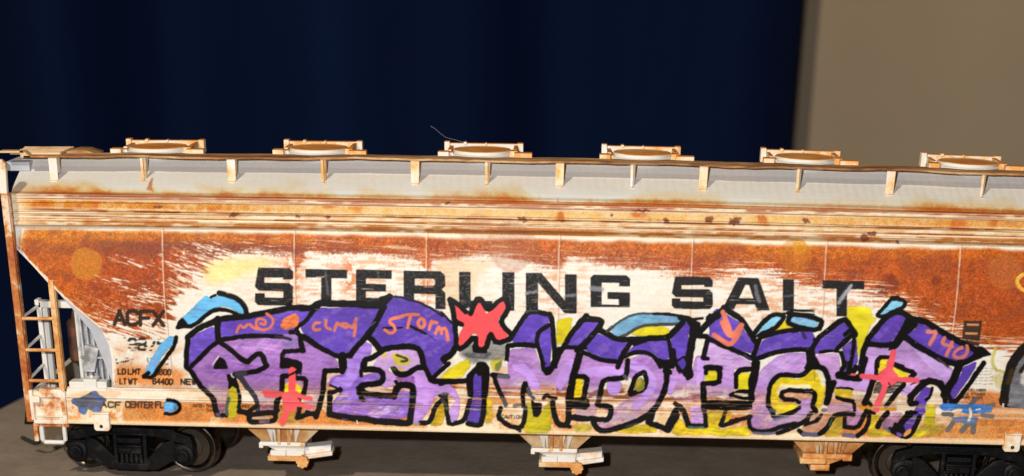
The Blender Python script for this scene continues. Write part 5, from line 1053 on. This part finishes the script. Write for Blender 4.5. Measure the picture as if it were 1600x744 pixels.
# ---------------------------------------------------------------- left-hand and right-hand ends
def mir(s): return (lambda P: P*np.array([s, 1, 1])) if s == 1 else (lambda P: P*np.array([-1, 1, 1]))
def fix(o, s):
    if s == -1: o.data.flip_normals()
    return o
for s in (1, -1):
    tf = mir(s)
    b = MB(tf); b.box(-100.0, -98.75, -.3, .5, 11.4, 52.6); b.box(-98.9, -98.65, .3, 1.6, 17.4, 52.6); st_ = fix(b.build('ladder_stile', M['rust'], car, bevel=.1), s)
    b = MB(tf); b.prism([(-100.1, 52.5), (-98.8, 52.5), (-98.5, 57.6), (-99.2, 58.3), (-100.2, 58.2)], -.2, .8); fix(b.build('corner_post', M['white'], car, bevel=.12), s)
    b = MB(tf); b.box(-93.2, -92.25, -.1, .4, 12.4, 37.6); b.box(-92.35, -92.1, .3, 1.5, 17.6, 37.6); fix(b.build('ladder_stile', M['orange'], car, bevel=.08), s)
    for z in (30.6, 24.85, 19.15):
        b = MB(tf); b.tube([(-98.9, .1, z), (-92.7, .1, z+.05)], .3); fix(b.build('ladder_rung', M['orange'], car), s)
    # corner pocket below the ladder: a framed, recessed plate
    b = MB(tf); b.box(-98.7, -92.0, -.2, .3, 11.4, 17.2); b.box(-98.9, -98.2, -.85, .2, 11.9, 17.5); b.box(-92.9, -91.95, -1.0, .2, 11.3, 17.3); b.box(-98.5, -92.6, -.95, .2, 11.25, 12.0); b.box(-98.2, -92.9, -.75, .2, 12.5, 12.75)
    b.prism([(-97.2, 16.2), (-92.4, 16.2), (-92.4, 17.4), (-92.8, 17.7), (-96.9, 17.8)], -.75, 1.2); b.box(-98.3, -96.8, -1.3, .2, 15.3, 16.5)
    fix(b.build('corner_plate', M['rustpk'], car, bevel=.14), s)
    b = MB(tf); b.box(-98.6, -92.0, -.5, .3, 10.6, 11.3); b.box(-98.9, -98.1, -.4, .4, 7.7, 11.2); fix(b.build('lower_flange', M['rustwhite'], car, bevel=.1), s)
    b = MB(tf); b.tube([(-97.35, -.1, 11.3), (-97.35, -.1, 7.9), (-97.0, -.1, 7.55), (-93.5, -.1, 7.55), (-93.05, -.1, 8.0), (-93.05, -.1, 11.4)], .42, 8); b.box(-97.9, -97.5, .1, .6, 7.9, 11.3); fix(b.build('stirrup_step', M['clean'], car), s)
    # jacking pad on the sill
    b = MB(tf); x0, x1, z0, z1 = -86.9, -83.9, 10.3, 13.5; c = .35
    b.prism([(x0+c, z0), (x1-c, z0), (x1, z0+c), (x1, z1-.1), (x0, z1-.1), (x0, z0+c)], -1.65, -.3); b.box(x0-.1, x1+.1, -1.75, -.6, z1-.1, z1+.25)
    jp = fix(b.build('jack_pad', M['pad'], car, bevel=.15), s)
    b = MB(tf); b.lathe((-85.5, -1.70, 11.2), [(.34, 0), (.34, .5)], 'y', 16); fix(b.build('bolt_hole', M['hole'], jp), s)
    # valve block on the ledge, left end only
    b = MB(tf); b.box(-91.5, -88.6, .7, 3.4, 17.5, 18.95); b.box(-88.7, -86.2, .5, 3.6, 17.6, 19.5); b.box(-86.3, -84.4, .8, 3.2, 17.5, 19.0); b.box(-91.7, -84.3, .2, 2.8, 17.3, 17.9); b.lathe((-87.4, 2, 19.4), [(.35, 0), (.3, .5), (.1, .6)], 'z', 12)
    if s == 1: fix(b.build('valve_block', M['clean'], car, bevel=.18), s)
    # end framing under the slope sheet
    b = MB(tf); b.box(-98.2, -97.3, 7.6, 9.4, 13, 32.2); b.box(-97.2, -96.3, 8.0, 9.4, 13, 32.2); b.box(-98.2, -87.5, 7.6, 9.4, 31.1, 32.3); b.box(-98.4, -97.6, 7.4, 9.6, 31.6, 32.6)
    fix(b.build('end_frame', M['clean'], car, bevel=.1), s)
    for za, zb in ((30.7, 31.4), (24.9, 26.), (19.3, 20.6)): b = MB(tf); b.tube([(-98.9, .8, za), (-97.9, 8, zb)], .28, 6); fix(b.build('ladder_brace', M['clean'], car), s)
    b = MB(tf); b.box(-91.3, -90.2, 8.2, 9.6, 12.5, 31.2); fix(b.build('frame_post', M['clean'], car, bevel=.1), s)
    b = MB(tf); b.lathe((-93.4, 14.5, 0), [(.9, 19.5), (1.3, 20), (1.3, 27.2), (.8, 27.8)], 'z', 20); b.tube([(-93.4, 14.5, 27.5), (-92.6, 14.8, 31)], .5, 8); fix(b.build('brake_cylinder', M['brown'], car), s)
    # gusset plate and ribs just inside the cut edge
    b = MB(tf); b.prism([(-92.6, 37.0), (-87.6, 32.0), (-83.4, 28.4), (-82.2, 25.8), (-82.0, 18), (-83.3, 18), (-85.2, 24.0), (-86.8, 28.4), (-89.8, 32.3), (-93.3, 36.6)], 1.7, 2.1); fix(b.build('gusset', M['grey'], car, bevel=.06), s)
    b = MB(tf); b.prism([(-91, 34), (-84, 27.6), (-82.5, 18), (-90.4, 17.5)], 7.2, 7.6)
    for k in range(7):
        x = -89.6+k*1.05; b.prism([(x, 17.6), (x+.35, 17.6), (x+.1+k*.05, 30.5-k*.9), (x-.25+k*.05, 30.8-k*.9)], 5.6, 7.3)
    b.box(-90, -83.5, 4.6, 7.4, 22.4, 22.8); b.prism([(-89.6, 20), (-87.4, 20), (-86.2, 24.4), (-88.8, 25)], 4.2, 6); fix(b.build('bolster_web', M['mottled'], car, bevel=.06), s)
    # end sill and the coupler
    b = MB(tf); b.box(-98.8, -97.6, .5, 36.5, 11.3, 17.2); fix(b.build('end_sill', M['rustlight'], car, bevel=.1), s)
    b = MB(tf); b.box(-104.6, -97, 17, 20, 6.6, 9.2); b.prism([(-106.0, 6.4), (-104.2, 6.4), (-104.2, 9.4), (-105.4, 9.4)], 16.4, 20.6); cp = fix(b.build('coupler', M['black'], car, bevel=.2), s)
    b = MB(tf); b.tube([(-104.6, 18.3, 6.6), (-103.9, 18.2, 3.6), (-103.9, 18.1, 2.3), (-104.8, 18, 2.2), (-107.4, 18, 3.4)], .42, 8); fix(b.build('uncoupling_pin', M['black'], cp), s)

# ---------------------------------------------------------------- discharge outlets under the hoppers
def outlet(xc, kind, side=1):
    tf = None if side == 1 else (lambda P: P*np.array([1, -1, 1])+np.array([0, 37, 0]))
    mm = 'tan' if kind == 0 else 'orange'
    F_ = lambda o: fix(o, -1) if side == -1 else o
    b = MB(tf); V = []
    top = [(xc-7.3, 5.2), (xc+7.2, 5.2)]
    b.add([(xc-8.6, 3.6, 11.6), (xc+8.4, 3.6, 11.6), (xc+4.1, 4.4, 7.3), (xc-4.5, 4.4, 7.6), (xc-8.6, 18, 11.6), (xc+8.4, 18, 11.6), (xc+4.1, 15, 7.3), (xc-4.5, 15, 7.6)], [(0, 3, 2, 1), (4, 5, 6, 7), (0, 4, 7, 3), (1, 2, 6, 5), (3, 7, 6, 2), (0, 1, 5, 4)])
    body_ = F_(b.build('hopper_outlet', M[mm], car, bevel=.1))
    b = MB(tf)
    for dx0, dx1, wt in ((-3.4, -2.0, .35), (-2.3, -1.5, .3), (1.2, 2.0, .3), (2.2, 3.6, .35)):
        b = MB(tf); b.prism([(xc+dx0, 11.2), (xc+dx1, 11.2), (xc+(dx0+dx1)*.40+wt*.4, 7.7), (xc+(dx0+dx1)*.40-wt*.4, 7.7)], 3.3, 4.6)
        F_(b.build('rib', M['white' if kind == 0 else 'tan'], body_, bevel=.05))
    b = MB(tf)
    for dx in (-1.1, .75): b.box(xc+dx, xc+dx+.62, 2.9, 4.2, 7.2, 10.9)
    b.box(xc-1.5, xc+1.7, 3.0, 4.2, 10.2, 10.9)
    F_(b.build('gate_lug', M['orange'], body_, bevel=.1))
    if kind == 0:
        b = MB(tf); b.box(xc-4.5, xc+4.2, 3.0, 15, 6.9, 7.7); b.box(xc-4.7, xc-3.9, 2.9, 14, 6.5, 7.5); F_(b.build('outlet_frame', M['rustlight'], body_, bevel=.12))
        b = MB(tf); b.add([(xc-3.4, 3.4, 6.9), (xc+4.0, 3.4, 6.9), (xc+4.0, 3.8, 5.9), (xc-1.6, 3.8, 5.9), (xc-3.4, 14, 6.9), (xc+4.0, 14, 6.9), (xc+4.0, 14, 5.9), (xc-1.6, 14, 5.9)], [(0, 3, 2, 1), (4, 5, 6, 7), (0, 4, 7, 3), (1, 2, 6, 5), (3, 7, 6, 2), (0, 1, 5, 4)])
        b.box(xc-2.6, xc+.4, 3.1, 14, 5.0, 5.95); b.box(xc+.45, xc+3.9, 3.2, 14, 5.0, 5.95); F_(b.build('outlet_neck', M['clean'], body_, bevel=.08))
        b = MB(tf); b.box(xc-3.1, xc+3.6, 2.7, 14, 4.1, 5.0); F_(b.build('gate_rail', M['tan'], body_, bevel=.12))
        b = MB(tf); th = .10
        b.prism([(xc+3.6, 5.0), (xc+9.0, 5.85), (xc+9.0, 7.1), (xc+3.6, 6.4)], 4.2, 7.5); b.prism([(xc+3.6, 4.2), (xc+9.3, 5.15), (xc+9.3, 5.9), (xc+3.6, 5.0)], 3.6, 7.7); F_(b.build('gate_tube', M['white2'], body_, bevel=.12))
        wh = MB(tf); wx = xc+(4.2 if xc > -20 else 3.7); n = 8; pts = []
        for i in range(n):
            a = 2*math.pi*i/n
            for r, d in ((1.22, -.17), (1.22, .17), (1.06, .24), (1.06, .54)): pts.append((wx+r*math.cos(a+d), 4.25+r*math.sin(a+d)))
        wh.prism(pts, 1.6, 2.9); wh.lathe((wx, 2.6, 4.25), [(.7, 0), (.7, 2.2)], 'y', 14); F_(wh.build('capstan', M['orange'], body_, bevel=.06))
    else:
        b = MB(tf); b.box(xc-5.0, xc+4.4, 3.0, 15, 6.9, 7.9); b.box(xc+2.6, xc+4.4, 2.8, 14, 6.6, 7.7); b.box(xc-5.4, xc-.5, 2.8, 14, 5.9, 6.9); F_(b.build('outlet_frame', M['orange'], body_, bevel=.15))
        b = MB(tf); b.add([(xc-4.8, 3.4, 6.9), (xc+3.0, 3.4, 6.9), (xc+.2, 3.8, 5.6), (xc-4.0, 3.8, 5.6), (xc-4.8, 14, 6.9), (xc+3.0, 14, 6.9), (xc+.2, 14, 5.6), (xc-4.0, 14, 5.6)], [(0, 3, 2, 1), (4, 5, 6, 7), (0, 4, 7, 3), (1, 2, 6, 5), (3, 7, 6, 2), (0, 1, 5, 4)])
        b.box(xc-3.3, xc+.3, 3.0, 14, 4.6, 5.7); b.box(xc-2.4, xc+.1, 2.7, 13, 4.9, 5.4); F_(b.build('outlet_neck', M['orange'], body_, bevel=.12))
    return body_
for side_ in (1, -1):
    outlet(-51.9, 0, side_); outlet(.3, 0, side_); outlet(52.4, 1, side_)

# ---------------------------------------------------------------- trucks
WR = 4.95; WZ = 5.3+TZ+.01
def truck(xc, ang):
    ca, sa = math.cos(ang), math.sin(ang)
    def tf(P):
        a = P[:, 0]; y = P[:, 1]-18.5
        return np.stack([xc+a*ca-y*sa, 18.5+a*sa+y*ca, P[:, 2]], -1)
    b = MB(tf); b.box(-2.2, 2.2, 5.2, 31.8, 5.2, 8.0); b.lathe((0, 18.5, 7.5), [(3, 0), (3, 1.2)], 'z', 20); b.box(-6.5, -5.6, 9, 28, 3, 4.2); b.box(5.6, 6.5, 9, 28, 3, 4.2)
    root = b.build('truck', M['black'], car, bevel=.15, flat=True)
    for near in (1, -1):
        Y = (lambda a, c: (a, c)) if near == 1 else (lambda a, c: (37-c, 37-a))
        f = MB(tf)
        f.prism([(-12.6, 6.6), (-12.0, 8.4), (-9.4, 9.1), (-8.6, 9.7), (8.6, 9.7), (9.4, 9.1), (12.0, 8.4), (12.6, 6.6), (10.6, 6.9), (8.8, 7.3), (5.6, 8.1), (-5.6, 8.1), (-8.8, 7.3), (-10.6, 6.9)], *Y(3.6, 5.4))
        f.prism([(-9.6, 4.2), (-8.6, 7.6), (-6.6, 6.9), (-3.1, 3.6), (-3.1, 1.5), (-5.0, 1.5)], *Y(3.7, 5.3)); f.prism([(9.6, 4.2), (8.6, 7.6), (6.6, 6.9), (3.1, 3.6), (3.1, 1.5), (5.0, 1.5)], *Y(3.7, 5.3))
        f.box(-3.4, 3.4, *Y(3.5, 5.5), 1.4, 2.7); f.box(-3.3, -2.55, *Y(3.6, 5.4), 2.6, 8.3); f.box(2.55, 3.3, *Y(3.6, 5.4), 2.6, 8.3)
        f.box(-3.9, 3.9, *Y(3.2, 4.0), 8.35, 8.7); f.box(-8.4, 8.4, *Y(3.3, 4.0), 9.35, 9.7)
        f.box(-2.3, 2.3, *Y(3.3, 5), 6.7, 7.7); f.box(-2.5, 2.5, *Y(3.0, 4), 6.0, 6.35); f.box(-2.3, 2.3, *Y(3.4, 5), 4.6, 5.9); f.box(-2.1, .2, *Y(3.1, 4), 5.0, 5.5)
        for q in range(5): f.box(-5.2+q*.9, -4.9+q*.9, *Y(3.2, 3.6), 8.85, 9.1); f.box(1.6+q*.9, 1.9+q*.9, *Y(3.2, 3.6), 8.85, 9.1)
        fr = f.build('side_frame', M['black'], root, bevel=.16, flat=True)
        for k in range(5):
            sx = -1.9+k*.95; sp_ = MB(tf); y0 = 4.2 if near == 1 else 32.8
            sp_.lathe((sx, y0, 0), [(.36, 2.6)]+[(.36+.1*(i % 2), 2.7+i*.2) for i in range(10)]+[(.36, 4.7)], 'z', 12); sp_.build('spring', M['black'], root, flat=True)
        for sx in (-10.6, 10.6):
            y0, dy = (3.3, -1) if near == 1 else (33.7, 1)
            c = MB(tf); c.lathe((sx, y0, 4.75), [(2.0, -dy*2.2), (2.0, 0), (1.75, dy*.15), (1.3, dy*.2), (1.25, dy*.75), (1.05, dy*.95), (.5, dy*.9), (.01, dy*.9)], 'y', 20)
            for q in range(3):
                a = q*2.094+.5; c.lathe((sx+.8*math.cos(a), y0+dy*.85, 4.75+.8*math.sin(a)), [(.22, 0), (.22, dy*.3), (.01, dy*.35)], 'y', 6)
            c.box(sx-1.9, sx+1.9, min(y0, y0-dy*2), max(y0, y0-dy*2), 5.4, 6.9)
            c.build('axle_cap', M['black'], root, bevel=.08, flat=True)
    for sx in (-10.6, 10.6):
        a = MB(tf); a.lathe((sx, 5, WZ), [(.8, 0), (.8, 27)], 'y', 14); a.build('axle', M['steel'], root, flat=True)
        for y0, d in ((8.6, 1), (28.4, -1)):
            wv = MB(tf); wv.lathe((sx, y0, WZ), [(.9, d*.5), (1.9, d*.35), (2.2, d*.75), (3.4, d*.8), (3.75, d*.5), (3.9, d*.30), (4.1, d*.16), (4.3, d*.07), (4.5, d*.02), (4.62, 0), (4.82, d*.12), (4.9, d*.4), (4.98, d*1.9), (5.05, d*2.05), (5.22, d*2.25), (5.3, d*2.5), (5.2, d*2.75), (4.9, d*2.8), (3.5, d*2.2), (.9, d*2.2)], 'y', 72)
            wh_ = wv.build('wheel', M['steel'], root, flat=True)
            wv = MB(tf); wv.lathe((sx, y0, WZ), [(3.6, d*.52), (3.3, d*.70), (2.3, d*.66), (2.0, d*.3), (1.9, d*.28)], 'y', 48); wv.build('wheel_web', M['face'], wh_, flat=True)
    return root
truck(-80.6, R(-4.5)); truck(77.2, R(0.))
for x0, x1 in ((66, 88), (-96, -66)):
    bh = MB(); bh.box(x0, x1, 3.6, 5.5, 10.0, 11.3); bb = bh.build('bolster_beam', M['black'], car, bevel=.05)
    for x in ((70.6, 73.2) if x0 > 0 else ()):
        bh = MB(); bh.lathe((x, 3.6, 10.75), [(.42, 0), (.42, -.4), (.2, -.6), (.01, -.65)], 'y', 12); bh.build('bolt', M['steel'], bb)

# ---------------------------------------------------------------- a loose fibre caught on the third hatch
hp = [(-24.7, 22.6, 62.1), (-23.8, 22.7, 61.6), (-22.9, 22.9, 60.85), (-22.0, 23.1, 60.2), (-21.1, 23.3, 59.9), (-20.2, 23.4, 59.72), (-19.4, 23.5, 59.5), (-18.6, 23.6, 59.3), (-17.9, 23.8, 59.19)]
hb_ = MB(); hb_.tube(hp, .038, 6); o = hb_.build('fibre', M['hair'], base=(-17.9, 23.8, 59.19))
tag(o, 'thin pale fibre sticking up from the roof hatch in front of the dark curtain', 'fibre')
